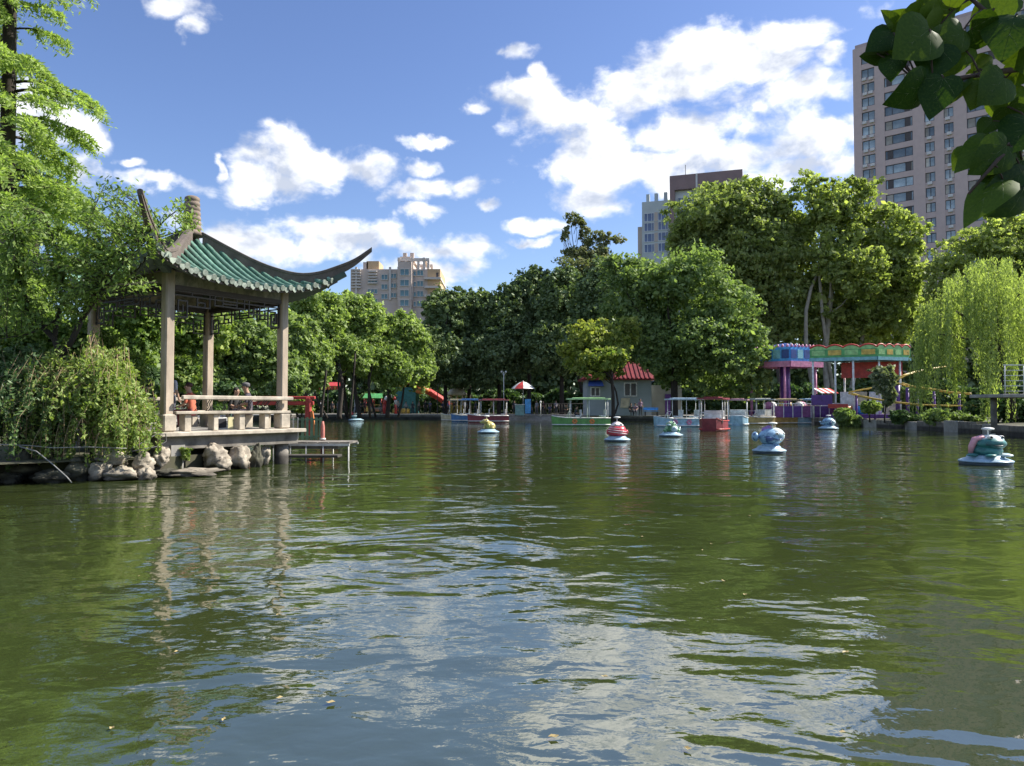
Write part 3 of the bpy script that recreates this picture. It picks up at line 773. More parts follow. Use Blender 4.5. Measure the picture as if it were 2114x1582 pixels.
# paving strip edge in front of the bank plants
# bags
def bagthing(px, py, D, w, h, lab, c1, c2):
    p = at(px, py, D); b = empty('tote_bag', (p.x, p.y, .935), R(rnd.uniform(20, 80)), lab, 'bag')
    m1 = mat('bag_' + c1[0], c1[1], .7, .15); m2 = mat('bag_' + c2[0], c2[1], .7, .15)
    q = MB(); t = w * .28
    q.add([(-w/2, -t, 0), (w/2, -t, 0), (w/2, t, 0), (-w/2, t, 0), (-w*.44, -t*.5, h), (w*.47, -t*.5, h*.96), (w*.44, t*.5, h), (-w*.47, t*.5, h*.95)],
          [(0,3,2,1),(4,5,6,7),(0,1,5,4),(1,2,6,5),(2,3,7,6),(3,0,4,7)]); q.build('bag_body', m1, b)
    MB().slab([(-w*.05, -t - .012, h*.1), (w*.4, -t - .012, h*.15), (w*.42, -t*.55 - .012, h*.9), (-w*.12, -t*.55 - .012, h*.85)], .01).build('print_panel', m2, b)
    MB().tube([(-w*.25, 0, h), (-w*.2, 0, h*1.3), (w*.2, 0, h*1.3), (w*.25, 0, h)], .012, 5).build('strap', m2, b)
bagthing(452, 880, 18.8, .40, .30, 'white tote bag with a black panel on the pavilion floor', ('white', (.7, .7, .7)), ('black', (.03, .03, .04)))
bagthing(484, 880, 19.2, .38, .30, 'pale yellow bag with a teal panel on the pavilion floor', ('yellow', (.6, .55, .32)), ('teal', (.2, .45, .45)))
# rocks of the pavilion shore
from mathutils import noise as NZ
m_rock = mat('pale_rock', (0.16, 0.135, 0.105), 0.9, 0.4, 5, bump=0.06, col2=(0.50, 0.44, 0.35), wet=.15, orand=.12)
m_rockd = mat('mossy_rock', (0.10, 0.095, 0.065), 0.92, 0.45, 4, bump=0.05, wet=.2)
def rock(px, py, D, rx, rz, m, lab, grp=None, flat=1.0, seed=0):
    p = at(px, py, D); o = empty('rock', (p.x, p.y, p.z), 0); 
    COL.objects.unlink(o); bpy.data.objects.remove(o)
    rg = np.random.default_rng(seed + 5)
    W_ = rg.normal(size=(7, 3)); W_ /= np.linalg.norm(W_, axis=1)[:, None]; hgt = rg.uniform(.62, .98, 7); ph = rg.uniform(0, 6, 7)
    sx = rx * D / FPX; sz = rz * D / FPX
    def fn(d, q):
        k = 1.0
        for w_, h_ in zip(W_, hgt):      # cut facets
            c = d.x * w_[0] + d.y * w_[1] + d.z * w_[2]
            if c > .01: k = min(k, h_ / max(c, .01))
        k *= 1 + .42 * NZ.fractal(d * 1.7 + Vector((seed * 7.1, 3, 1)), .9, 2.2, 5) - .20 * abs(NZ.noise(d * 5 + Vector((seed, 0, 0))))
        return q * k
    b = MB().ball((0, 0, 0), (sx, sx * .9 * flat, sz), 30, 20, fn=fn)
    ob = b.build('rock', m); ob.location = (p.x, p.y, p.z); ob.rotation_euler = (0, 0, rg.uniform(0, 6))
    tag(ob, lab, 'rock', grp or 'rocks along the pavilion shore')
RK = [(50, 968, 15.3, 55, 32, m_rockd, 'large dark mossy rock at the left end of the shore'),
 (105, 985, 14.9, 40, 18, m_rockd, 'low dark rock in the water beside the hanging pipe'),
 (160, 975, 15.2, 34, 26, m_rockd, 'dark rock under the brown trailing stems'),
 (205, 975, 15.3, 26, 30, m_rock, 'brownish rock half covered by trailing stems'),
 (235, 945, 15.6, 32, 22, m_rock, 'tan rock up under the hanging shrub, above the waterline rocks'),
 (255, 980, 15.4, 42, 18, m_rock, 'wide pale rock lying in the water below the shrub'),
 (296, 955, 15.7, 22, 24, m_rock, 'pale upright rock at the foot of the black pipe'),
 (302, 982, 15.4, 18, 17, m_rock, 'small pale rock at the waterline under the slab corner'),
 (332, 942, 16.4, 18, 22, m_rock, 'pinkish rock left of the concrete footing'),
 (442, 940, 17.6, 34, 28, m_rock, 'big rounded grey rock with a lit ridge under the pavilion slab'),
 (462, 958, 17.4, 16, 18, m_rock, 'small pale wedge rock leaning on the big rounded rock'),
 (496, 948, 18.2, 28, 30, m_rock, 'pale smooth boulder between the big rounded rock and the dark rock'),
 (528, 950, 18.6, 14, 34, m_rockd, 'narrow dark upright rock right of the pale boulder'),
 (545, 938, 19.2, 14, 26, m_rock, 'thin pale rock beside the concrete pile'),
 (400, 975, 16.4, 58, 10, m_rock, 'long flat pale ledge of rock at the waterline below the slab'),
 (345, 978, 16.1, 34, 10, m_rockd, 'flat dark ledge rock at the waterline left of the long pale ledge'),
 (20, 990, 14.7, 34, 16, m_rockd, 'dark rock at the very left of the shore, in front of the large mossy one')]
for i, (px, py, D, rx, rz, m, lab) in enumerate(RK): rock(px, py, D, rx * .98, rz * .95, m, lab, seed=i)
MB().box((0, 0, 0), (.34, .34, .9)).build('footing', m_conc, pav).location = (-H + .1, -H - .15, .18)
# pipes on the left shore
m_hose = mat('grey_hose', (0.22, 0.22, 0.21), 0.5, 0.2); m_bhose = mat('black_hose', (.03, .03, .03), .5, .2)
h1 = MB().tube([at(-20, 917, 14.6), at(60, 920, 14.6), at(110, 925, 14.6), at(180, 923, 14.7), at(262, 926, 15.0)], .010, 6).build('water_pipe', m_hose)
tag(h1, 'thin grey pipe running level along the shore above the rocks', 'pipe')
h2 = MB().tube([at(40, 922, 14.5), at(75, 932, 14.4), at(108, 958, 14.3), at(138, 985, 14.2), at(148, 997, 14.2)], .011, 6).build('water_pipe', m_hose)
tag(h2, 'thin grey pipe sloping from the bank down into the water', 'pipe')
h3 = MB().tube([at(268, 929, 15.2), at(300, 910, 15.6), at(322, 897, 16.0), at(342, 896, 16.2), at(343, 912, 16.2), at(325, 922, 15.9), at(272, 932, 15.2)], .014, 6).build('hose', m_bhose)
tag(h3, 'black hose looped under the corner of the pavilion slab', 'hose')
# ---------------------------------------------------------------- vegetation
L_plane = leafmat('plane_leaf', (0.19, 0.24, 0.08), (0.52, 0.58, 0.22), .52, .03)
L_planeD = leafmat('plane_leaf_deep', (0.16, 0.21, 0.08), (0.43, 0.49, 0.19), .48, .03)
L_camphor = leafmat('camphor_leaf', (0.14, 0.205, 0.08), (0.33, 0.42, 0.17), .44, .03)
L_magnolia = leafmat('evergreen_leaf', (0.09, 0.14, 0.065), (0.26, 0.33, 0.145), .28, .05)
L_pale = leafmat('pale_leaf', (0.19, 0.265, 0.085), (0.40, 0.49, 0.20), .48, .03)
L_willow = leafmat('willow_leaf', (0.18, 0.24, 0.07), (0.46, 0.53, 0.20), .48, .03)
L_red = leafmat('rusty_leaf', (0.13, 0.17, 0.08), (0.32, 0.31, 0.16), .35, .03)
L_yel = leafmat('yellowing_leaf', (0.16, 0.23, 0.06), (0.47, 0.48, 0.12), .42, .03)
L_meta = leafmat('feathery_leaf', (0.20, 0.29, 0.08), (0.42, 0.52, 0.19), .48, .02)
L_near = leafmat('broad_leaf', (0.09, 0.16, 0.04), (0.32, 0.43, 0.115), .42, .04)
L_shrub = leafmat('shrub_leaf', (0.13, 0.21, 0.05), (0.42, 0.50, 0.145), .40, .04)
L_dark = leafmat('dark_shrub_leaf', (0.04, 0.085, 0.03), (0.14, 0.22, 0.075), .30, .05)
B_dark = mat('dark_bark', (0.035, 0.028, 0.022), 0.95, 0.35, 6, bump=0.03, stretch=(1, 1, .3))
B_pale = mat('plane_bark', (0.26, 0.23, 0.19), 0.9, 0.35, 1.6, bump=0.02, col2=(0.42, 0.39, 0.33))
B_mid = mat('grey_bark', (0.10, 0.085, 0.07), 0.95, 0.35, 4, bump=0.03, stretch=(1, 1, .3))

def clump_leaves(blobs, total, leaf, lobes=9, spread=1.0, fill=.12, flat=.75, updown=.4):
    """blobs: (centre, (rx, ry, rz)); returns leaf centres, normals"""
    area = np.array([b[1][0] * b[1][2] for b in blobs]); area = area / area.sum()
    Cs = []; Ns = []; lob = []; Ts = []
    for (c, r), fr in zip(blobs, area):
        nb = int(total * fr); c = np.array(c); r = np.array(r)
        nl = max(6, int(lobes * (0.9 + 5.5 * fr)))
        D = rdir(nl); D[:, 1] -= .18; D = unit(D)
        lc = c + D * r * RNG.uniform(.42, .76, (nl, 1)); lr = r * RNG.uniform(.24, .44, (nl, 1))
        lob += [(lc[i], lr[i]) for i in range(nl)]
        ncl = max(6, int(nb / 26)); k = RNG.integers(0, nl, ncl)
        cd = rdir(ncl); cd[:, 2] += .12; cd = unit(cd)
        cc = lc[k] + cd * lr[k] * RNG.uniform(.72, 1.08, (ncl, 1)); cr = lr[k] * RNG.uniform(.16, .34, (ncl, 1)) * spread
        m = int(nb * (1 - fill)); q = RNG.integers(0, ncl, m)
        off = RNG.normal(size=(m, 3)) * .62; off[:, 2] *= flat
        wt = RNG.gamma(2.0, 1.0, ncl); q = RNG.choice(ncl, m, p=wt / wt.sum()); tn = RNG.normal(size=ncl) * .16; Ts.append(RNG.beta(2, 2.4, m) + tn[q])
        P = cc[q] + off * cr[q]
        N = unit(off * .5 + cd[q] * .42 + RNG.normal(size=(m, 3)) * .72 + np.array([0, 0, updown]))
        Cs.append(P); Ns.append(N)
        f = nb - m; P = c + rdir(f) * r * (RNG.uniform(0, 1, (f, 1)) ** .5) * .8; Cs.append(P); Ns.append(unit(rdir(f) + np.array([0, 0, .5]))); Ts.append(RNG.beta(2, 3, f))
    return np.concatenate(Cs), np.concatenate(Ns), lob, np.concatenate(Ts)

def pxblobs(D, bl):
    out = []
    for b in bl:
        px, py, rx, ry = b[:4]; dd = D + (b[4] if len(b) > 4 else 0); p = at(px, py, dd)
        out.append(((p.x, p.y, p.z), (1.1 * rx * dd / FPX, rx * dd / FPX * .9, 1.1 * ry * dd / FPX)))
    return out

def limb_path(a, b, sag=.12, k=5):
    a = np.array(a, float); b = np.array(b, float); L = np.linalg.norm(b - a); pts = []
    j = RNG.normal(size=3) * L * .09
    for i in range(k + 1):
        t = i / k; p = a + (b - a) * t; p = p + np.array([0, 0, -sag * L * math.sin(math.pi * t) * (1 - t * .5)]) + j * math.sin(math.pi * t); pts.append(tuple(p))
    return pts

def tree(name, label, D, bl, n, leaf, lmat, bark, trunk, cat='tree', group='trees around the lake', lobes=9, nlimb=9, asp=.6, zb=None, fill=.18, spread=1.0, stems=None):
    """bl: crown blobs in pixels at depth D; trunk: (px of the foot, radius, px and py of the fork)"""
    blobs = pxblobs(D, bl)
    fx, rad, kx, ky = trunk
    foot = at(fx, 850, D); zb = bank_z(foot.x, foot.y) if zb is None else zb
    fork = at(kx, ky, D)
    root = empty(name, (foot.x, foot.y, zb), 0, label, cat, group)
    o = np.array([foot.x, foot.y, zb])
    C, N, lob, tn_ = clump_leaves(blobs, int(n * 1.5), leaf, lobes, spread, fill)
    A, B = frames(N); s = leaf * 1.11 * RNG.lognormal(0, .33, (len(C), 1))
    quad_cloud('crown', C - o, A * s * .5, B * s * .5 * asp, tn_, lmat, root)
    tb = MB(); f0 = np.array([0, 0, -.15]); f1 = np.array(fork) - o
    m = (f0 + f1) / 2 + RNG.normal(size=3) * np.array([.05, .05, 0]) * f1[2]
    tb.tube([f0, f0 + np.array([0, 0, .35]), m, f1], [rad * 1.35, rad * 1.05, rad * .9, rad * .78], 9)
    for (sx, sr, tx, ty) in (stems or []):
        sp = at(sx, 850, D); tp = at(tx, ty, D); tb.tube(limb_path((sp.x - o[0], 0, -.1), np.array(tp) - o, .03), [sr, sr * .93, sr * .86, sr * .78, sr * .7, sr * .6], 7)
    idx = RNG.permutation(len(lob))[:nlimb]
    for i in idx:
        e = lob[i][0] - o
        if e[2] < f1[2] - .5: continue
        r0 = rad * RNG.uniform(.3, .48); sf = m + (f1 - m) * RNG.uniform(.35, 1.0); tb.tube(limb_path(sf, e, .10 if RNG.uniform() < .6 else -.12), [r0, r0 * .85, r0 * .68, r0 * .5, r0 * .34, r0 * .16], 6)
        for q in range(2):
            e2 = e + RNG.normal(size=3) * lob[i][1] * .6; mid = f1 + (e - f1) * RNG.uniform(.5, .8)
            tb.tube(limb_path(mid, e2, .05, 3), [r0 * .4, r0 * .3, r0 * .2, r0 * .08], 5)
    tb.build('trunk', bark, root)
    return root

# --- plane trees, right
tree('plane_tree', 'huge plane tree with an olive green crown in front of the grey office block', 98,
     [(1480, 455, 105, 90), (1565, 425, 80, 62), (1425, 500, 60, 62), (1530, 540, 120, 100), (1590, 630, 80, 90), (1600, 500, 55, 90, 4)],
     52000, .42, L_planeD, B_mid, (1622, .42, 1600, 640), lobes=13, nlimb=12)
tree('plane_tree', 'huge sunlit plane tree with pale forking trunks left of the apartment tower', 96,
     [(1690, 425, 72, 62), (1660, 520, 70, 90, 3), (1768, 425, 70, 62), (1838, 485, 66, 66), (1800, 575, 95, 90, 2), (1862, 565, 50, 85), (1720, 620, 85, 80, 5), (1830, 660, 70, 50, 3), (1728, 520, 60, 80, -2), (1770, 560, 60, 60, -3), (1675, 640, 66, 62, 2), (1780, 665, 70, 52, 2), (1868, 650, 40, 60), (1735, 690, 60, 30, 4)],
     58000, .42, L_plane, B_pale, (1712, .42, 1716, 600), lobes=13, nlimb=10, fill=.08, stems=[(1690, .3, 1690, 560), (1742, .33, 1800, 590), (1728, .25, 1700, 470)])
tree('plane_tree', 'yellow green tree top behind the willow on the right', 84,
     [(2020, 530, 95, 62), (2085, 480, 66, 66), (1955, 575, 55, 60), (2130, 560, 80, 100), (2040, 620, 110, 70, 3)], 26000, .36, L_plane, B_mid, (2060, .4, 2060, 650), lobes=10)
# --- camphor and neighbours, middle
tree('camphor_tree', 'broad bright green tree spreading over the red roofed house', 69,
     [(1395, 585, 110, 82), (1320, 640, 85, 90, 2), (1480, 655, 95, 78), (1545, 715, 52, 52, -2), (1420, 715, 115, 62, -1), (1290, 560, 55, 48, 3), (1500, 745, 70, 40, -2), (1350, 700, 90, 60), (1440, 775, 62, 42, 1), (1550, 785, 48, 46, 0), (1500, 800, 50, 36, 3), (1385, 765, 40, 40, 1), (1322, 726, 52, 24, 2), (1352, 752, 40, 24, -2)],
     46000, .30, L_camphor, B_dark, (1392, .34, 1395, 700), lobes=13, nlimb=12)
tree('small_tree', 'small tree with yellowing leaves leaning in front of the red roof', 64,
     [(1215, 690, 52, 32), (1262, 712, 42, 40, 1), (1180, 722, 34, 24), (1238, 738, 56, 28, -1), (1290, 690, 40, 40, 2), (1195, 752, 36, 24, 1), (1252, 764, 40, 22, 1), (1222, 770, 40, 16, 0)], 11000, .27, L_yel, B_dark, (1266, .16, 1262, 765), lobes=8, nlimb=10, stems=[(1258, .1, 1238, 740)])
# --- dark evergreens
ev = [(920, 658, 52, 58, 92, 'dark evergreen beside the pale trees, first of the dark row'), (968, 668, 52, 66, 95, 'dark evergreen with a domed top, second of the dark row'),
      (1030, 660, 55, 72, 93, 'dark evergreen rising a little above its left neighbours behind the parasol'), (1092, 640, 55, 85, 95, 'tall dark evergreen left of the rusty leaved tree'),
      (1160, 640, 58, 88, 90, 'dark evergreen behind the small yellowing tree'), (1235, 640, 62, 90, 84, 'dark evergreen filling the gap beside the broad bright green tree')]
for (px, py, rx, ry, D, lab) in ev:
    tree('evergreen_tree', lab, D, [(px, py, rx, ry), (px - 10, py + 80, rx * 1.15, 62, -2), (px + 18, py - ry * .55, rx * .55, ry * .5), (px - 22, py - ry * .35, rx * .5, ry * .45)],
         21000, .34, L_magnolia, B_dark, (px, .28, px, py + 95), lobes=10, nlimb=5, group='dark evergreens on the far shore')
tree('tall_tree', 'tall thin tree with sparse tufts and rusty leaves standing above the dark evergreens', 97,
     [(1188, 455, 22, 19), (1168, 482, 13, 17), (1212, 490, 18, 24), (1242, 494, 20, 20), (1278, 494, 17, 13), (1232, 522, 36, 22), (1195, 527, 36, 22), (1200, 565, 55, 40, -2), (1240, 560, 45, 40, -1)],
     13000, .27, L_red, B_dark, (1212, .22, 1210, 600), lobes=6, nlimb=26, spread=1.6)
# --- pale trees left of centre
for (px, py, rx, ry, D, fx, lab) in [(655, 665, 66, 74, 70, 700, 'pale green tree just right of the pavilion roof tip'),
        (738, 668, 62, 66, 74, 742, 'pale green tree in front of the beige apartment block, middle of three'),
        (826, 700, 56, 56, 77, 800, 'pale green tree next to the dark evergreens'), (612, 705, 50, 60, 64, 640, 'pale green tree half hidden behind the right pavilion post')]:
    tree('pale_tree', lab, D, [(px, py, rx, ry), (px - 22, py - ry * .5, rx * .5, ry * .5), (px + 20, py - ry * .45, rx * .5, ry * .45), (px - 14, py + 62, rx * .9, 42, -2), (px + 36, py + 58, rx * .8, 46, 1)],
         30000, .27, L_pale, B_dark, (fx, .22, fx - 6, py + 60), lobes=11, nlimb=9, group='pale green trees left of centre', stems=[(fx + 22, .13, fx + 34, py + 60), (fx - 24, .12, fx - 36, py + 64)], fill=.32)
tree('pale_tree', 'wide pale green tree mass filling in behind the three pale trees', 83, [(700, 705, 120, 52), (805, 748, 66, 36), (600, 720, 80, 52), (690, 665, 60, 42), (660, 755, 70, 30, -2), (780, 762, 60, 24, -2)], 30000, .3, L_pale, B_dark, (716, .2, 716, 740), lobes=10, nlimb=5, group='pale green trees left of centre', fill=.3)
# --- behind the pavilion
for (bl, D, lab, lm, n) in [([(250, 700, 90, 80), (300, 650, 70, 50)], 33, 'bushy green tree behind the left half of the pavilion', L_near, 17000),
        ([(405, 700, 75, 75), (385, 770, 50, 45, -1)], 36, 'light green bushy tree behind the middle pavilion post', L_shrub, 17000),
        ([(500, 705, 85, 75), (545, 755, 60, 50), (460, 775, 60, 45, -1)], 38, 'dark leafy tree behind the pavilion between its two right posts', L_camphor, 19000)]:
    cx = bl[0][0]; tree('leafy_tree', lab, D, bl, n, .17, lm, B_dark, (cx, .14, cx, bl[0][1] + 50), lobes=11, group='trees behind the pavilion')
for (bl, D, lab, lm, n) in [([(598, 795, 40, 32), (570, 815, 40, 24)], 36, 'rounded green shrub on the bank right of the pavilion post', L_camphor, 8000),
        ([(470, 812, 55, 22)], 30, 'low dark shrub behind the pavilion bench', L_dark, 5000), ([(622, 838, 22, 12)], 29, 'small bright shrub below the red railing', L_shrub, 2500),
        ([(300, 800, 60, 40)], 26, 'dark shrub behind the standing person in black', L_dark, 7000)]:
    cx = bl[0][0]; tree('shrub', lab, D, bl, n, .13, lm, B_dark, (cx, .05, cx, bl[0][1]), cat='shrub', lobes=9, group='shrubs behind the pavilion')

# --- feathery conifers on the left
def feathery(name, label, X, Y, ztop, z0, n, reach, seed, rad=.22):
    root = empty(name, (X, Y, .42), 0, label, 'tree', 'feathery conifers on the left bank')
    tb = MB(); tb.tube([(0, 0, -.1), (.05, 0, ztop * .4), (-.05, .05, ztop * .8), (0, 0, ztop)], [rad * 1.3, rad, rad * .6, .02], 9)
    Cs = []; As = []; Bs = []
    nb = int((ztop - z0) / .125)
    for i in range(nb):
        z = z0 + (ztop - z0) * i / nb + RNG.uniform(-.08, .08); a = RNG.uniform(0, 2 * math.pi)
        L = reach * (1 - max(0.0, (z - z0) / (ztop - z0)) ** 1.5 * .85) * RNG.uniform(.6, 1.1)
        d = np.array([math.cos(a), math.sin(a), 0]); side = np.array([-d[1], d[0], 0])
        t = np.linspace(0, 1, 7)[:, None]; pts = np.array([0, 0, z]) + d * L * t + np.array([0, 0, 1]) * (L * (.32 * t - .52 * t * t))
        tb.tube([tuple(p) for p in pts], [.035 * L / 2 * (1 - .8 * k / 6) + .006 for k in range(7)], 5)
        ns = int(L * (24 if ztop > 15 else 15))
        for s in range(ns):
            u = RNG.uniform(.22, 1.0); p = np.array([0, 0, z]) + d * L * u + np.array([0, 0, L * (.32 * u - .52 * u * u)])
            sd = side * RNG.choice([-1, 1]) * RNG.uniform(.3, 1) + d * RNG.uniform(.2, .8); sl = RNG.uniform(.3, .75) * (1.15 - .4 * u)
            m = 12; v = np.linspace(.05, 1, m)[:, None] + RNG.uniform(-.03, .03, (m, 1))
            q = p + sd * sl * v + np.array([0, 0, -1]) * sl * .75 * v * v
            tdir = unit(sd + np.array([0, 0, -1.5]) * v); lat = unit(np.cross(tdir, RNG.normal(size=(m, 3))))
            ax = unit(tdir * .55 + lat * .8); ln = RNG.uniform(.055, .115, (m, 1))
            Cs.append(q + ax * ln * .8); As.append(ax * ln); Bs.append(unit(np.cross(ax, RNG.normal(size=(m, 3)))) * ln * .30)
    C = np.concatenate(Cs); A = np.concatenate(As); B = np.concatenate(Bs)
    if len(C) > n:
        k = RNG.permutation(len(C))[:n]; C, A, B = C[k], A[k], B[k]
    quad_cloud('crown', C, A, B, RNG.beta(2, 2, len(C)), L_meta, root); tb.build('trunk', B_dark, root); return root
p = at(8, 500, 24); feathery('feathery_conifer', 'tall feathery conifer with drooping sprays at the top left edge', p.x, 24, 27, 4.5, 190000, 3.25, 1)
p = at(70, 500, 27); feathery('feathery_conifer', 'shorter bright feathery conifer left of the pavilion roof', p.x, 27, 10.8, 1.0, 120000, 4.8, 2)
p = at(-60, 500, 21); feathery('feathery_conifer', 'feathery conifer cut off by the left edge below the tall one', p.x, 21, 9.4, 1.0, 70000, 3.6, 3)

# --- broad-leaved tree on the left bank, its limbs drawn one by one
D = 16.1
bp0 = at(122, 742, D)
br = empty('bank_tree', (bp0.x, D, .4), 0, 'leafy tree with dark forking limbs reaching over the left side of the pavilion roof', 'tree', 'trees around the lake')
o = np.array([bp0.x, D, .4])
def L3(px, py, dy=0): return np.array(at(px, py, D + dy)) - o
LIMBS = [([(122, 790), (126, 735), (112, 700), (60, 645), (10, 600), (-40, 570)], .085, [0, 0, 0, .2, .5, .9]),
 ([(126, 738), (150, 700), (178, 640), (186, 612), (215, 545), (265, 500), (330, 458)], .075, [0, 0, .1, .2, .3, .3, .2]),
 ([(112, 705), (118, 660), (135, 600), (120, 520), (90, 440)], .055, [0, .1, .3, .4, .5]),
 ([(165, 668), (205, 610), (240, 560), (290, 510)], .04, [.1, -.3, -.6, -.8]), ([(215, 545), (255, 470), (300, 410)], .035, [.3, .6, .8]),
 ([(186, 612), (176, 540), (185, 450), (210, 395)], .035, [.2, .5, .9, 1.1]), ([(60, 645), (40, 560), (30, 480)], .04, [.2, -.1, -.4]),
 ([(265, 500), (330, 490), (395, 470)], .028, [.3, 0, -.2]), ([(290, 505), (345, 450), (392, 415)], .024, [-.2, .1, .3]), ([(205, 610), (260, 590), (325, 583)], .024, [-.3, -.5, -.7]),
 ([(118, 660), (60, 690), (0, 700)], .03, [.1, -.4, -.8])]
tb = MB(); ends = []
for (P, r, dys) in LIMBS:
    pts = [L3(x, y, dys[min(i, len(dys) - 1)]) for i, (x, y) in enumerate(P)]
    tb.tube([tuple(q) for q in pts], [r * (1 - .72 * i / (len(pts) - 1)) for i in range(len(pts))], 7)
    for i in range(1, len(pts)):
        for t in np.linspace(0, 1, 5)[1:]: ends.append(pts[i - 1] * (1 - t) + pts[i] * t)
tb.tube([(0, 0, -.3), tuple(L3(122, 790)), tuple(L3(126, 735))], [.13, .10, .085], 9)
TW_ = []
FO = [(100, 545, 105, 70), (205, 485, 85, 70), (45, 480, 70, 70), (255, 540, 65, 55), (215, 410, 45, 32), (265, 400, 22, 20), (330, 450, 34, 26), (372, 425, 24, 16), (385, 462, 30, 16), (345, 505, 24, 14),
      (285, 470, 45, 40), (40, 640, 60, 50), (300, 585, 30, 16), (140, 620, 60, 50), (10, 560, 50, 60), (255, 445, 40, 34), (190, 560, 60, 45), (225, 600, 40, 26)]
Cs = []; Ns = []; As = []
for (x, y, rx, ry) in FO:
    k = int(rx * ry / (36 if x < 190 else 50))
    for j in range(k):
        u = RNG.normal(size=2) * .5; u = u / max(1, np.linalg.norm(u))
        c = L3(x + u[0] * rx, y + u[1] * ry, RNG.normal() * .55)
        i = min(range(0, len(ends)), key=lambda i: ((ends[i] - c) ** 2).sum()); e = ends[i]
        v = c - e; Lw = np.linalg.norm(v) + 1e-6
        if Lw > 1.1: e = c - v / Lw * .6; v = c - e; Lw = .6
        tb.tube([tuple(e), tuple((e + c) / 2 + np.array([0, 0, .04])), tuple(c)], [.009, .006, .003], 3, cap=False)
        m = 13; t = RNG.uniform(.25, 1.15, (m, 1)); q = e + v * t + RNG.normal(size=(m, 3)) * .075
        ax = unit(v / Lw * .6 + RNG.normal(size=(m, 3)) * .5 + np.array([0, 0, -.5])); Cs.append(q); As.append(ax)
C = np.concatenate(Cs); A = np.concatenate(As); N = unit(RNG.normal(size=C.shape) * .6 + np.array([.1, 0, 1.0])); B = unit(np.cross(A, N)); s = RNG.uniform(.042, .075, (len(C), 1))
quad_cloud('crown', C, A * s, B * s * .42, RNG.beta(2, 2, len(C)), L_near, br); tb.build('trunk', B_dark, br)

# --- weeping shrub hanging over the rocks
def weeping(name, label, D, arcs, n_arc, lmat, bare=.12, leafs=.046, grp='weeping shrubs over the shore rocks'):
    cx = sum(a[0] for a in arcs) / len(arcs); f = at(cx, 850, D)
    root = empty(name, (f.x, D, .4), 0, label, 'shrub', grp); o = np.array([f.x, D, .4])
    st_ = MB(); Cs = []; As = []
    for (px, py, rx, ry, drop) in arcs:
        for j in range(n_arc):
            t0 = at(px + RNG.normal() * rx * .5, py + abs(RNG.normal()) * ry * .3, D + .6 + RNG.normal() * .35); top = np.array(t0) - o
            out = np.array([RNG.normal() * .35, -abs(RNG.normal()) * .45 - .1, 0]) * (rx / 60)
            rise = RNG.uniform(.05, .3) + (RNG.uniform(.15, .55) if RNG.uniform() < .16 else 0); dr = drop * D / FPX * RNG.uniform(.2, 1.15); k = 9; pts = []
            for i in range(k + 1):
                t = i / k; pts.append(top + out * min(1, t * 1.9) + np.array([0, 0, rise * math.sin(min(1, t * 2.2) * math.pi) - dr * max(0, t - .12) ** 1.25]))
            zmin = .05 - o[2]; pts = [np.array([q[0], q[1], max(q[2], zmin)]) for q in pts]
            isb = RNG.uniform() < bare
            st_.tube([tuple(q) for q in pts[::2]], .0065 if isb else .0045, 3, cap=False)
            if isb: continue
            P = np.array(pts); m = int(dr / .022) + 14; u = RNG.uniform(0, k, m); i0 = np.clip(u.astype(int), 0, k - 1); w_ = (u - i0)[:, None]
            q = P[i0] * (1 - w_) + P[i0 + 1] * w_ + RNG.normal(size=(m, 3)) * .03; Cs.append(q); As.append(unit(RNG.normal(size=(m, 3)) * .7 + np.array([0, -.1, -.35])))
    C = np.concatenate(Cs); A = np.concatenate(As); N = unit(RNG.normal(size=C.shape) * .7 + np.array([.1, -.3, .7])); B = unit(np.cross(A, N)); s = leafs * RNG.uniform(.7, 1.4, (len(C), 1))
    quad_cloud('foliage', C, A * s, B * s * .45, RNG.beta(2, 2, len(C)), lmat, root); tag(st_.build('stems', mat('tan_stem', (.24, .18, .10), .9, .3, 5), root), kind='stuff'); return root
weeping('weeping_shrub', 'bright green weeping shrub hanging in curtains beside the pavilion platform', 15.4,
        [(180, 790, 60, 60, 140), (235, 800, 60, 60, 130), (270, 835, 45, 60, 95), (150, 760, 60, 50, 140), (210, 760, 50, 50, 110), (120, 830, 50, 50, 120), (285, 870, 28, 40, 60), (200, 740, 30, 20, 50), (255, 775, 26, 20, 60)], 66, L_shrub)
tree('shrub', 'sunlit bushy shrub crowning the weeping curtain beside the platform', 15.9, [(195, 775, 70, 32), (120, 795, 62, 36), (262, 828, 34, 42), (225, 805, 50, 36, -.4), (160, 835, 60, 40, -.5), (285, 872, 20, 30, -.3)], 9000, .062, L_shrub, B_dark, (190, .03, 190, 800), cat='shrub', lobes=11, nlimb=8, group='shrubs over the shore rocks', zb=.4, spread=1.5)
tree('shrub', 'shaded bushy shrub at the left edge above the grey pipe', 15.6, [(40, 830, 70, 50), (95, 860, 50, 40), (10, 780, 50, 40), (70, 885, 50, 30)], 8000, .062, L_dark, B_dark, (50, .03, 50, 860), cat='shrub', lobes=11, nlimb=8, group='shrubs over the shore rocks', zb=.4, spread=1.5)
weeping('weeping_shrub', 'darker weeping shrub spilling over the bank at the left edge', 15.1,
        [(30, 800, 60, 60, 110), (80, 820, 50, 60, 110), (0, 850, 50, 40, 70), (60, 760, 60, 40, 90)], 60, L_dark)
weeping('weeping_shrub', 'brownish trailing stems with few leaves reaching the dark rocks', 15.0, [(165, 870, 30, 30, 95), (110, 880, 30, 30, 90), (215, 880, 26, 20, 80)], 30, L_shrub, bare=.7)
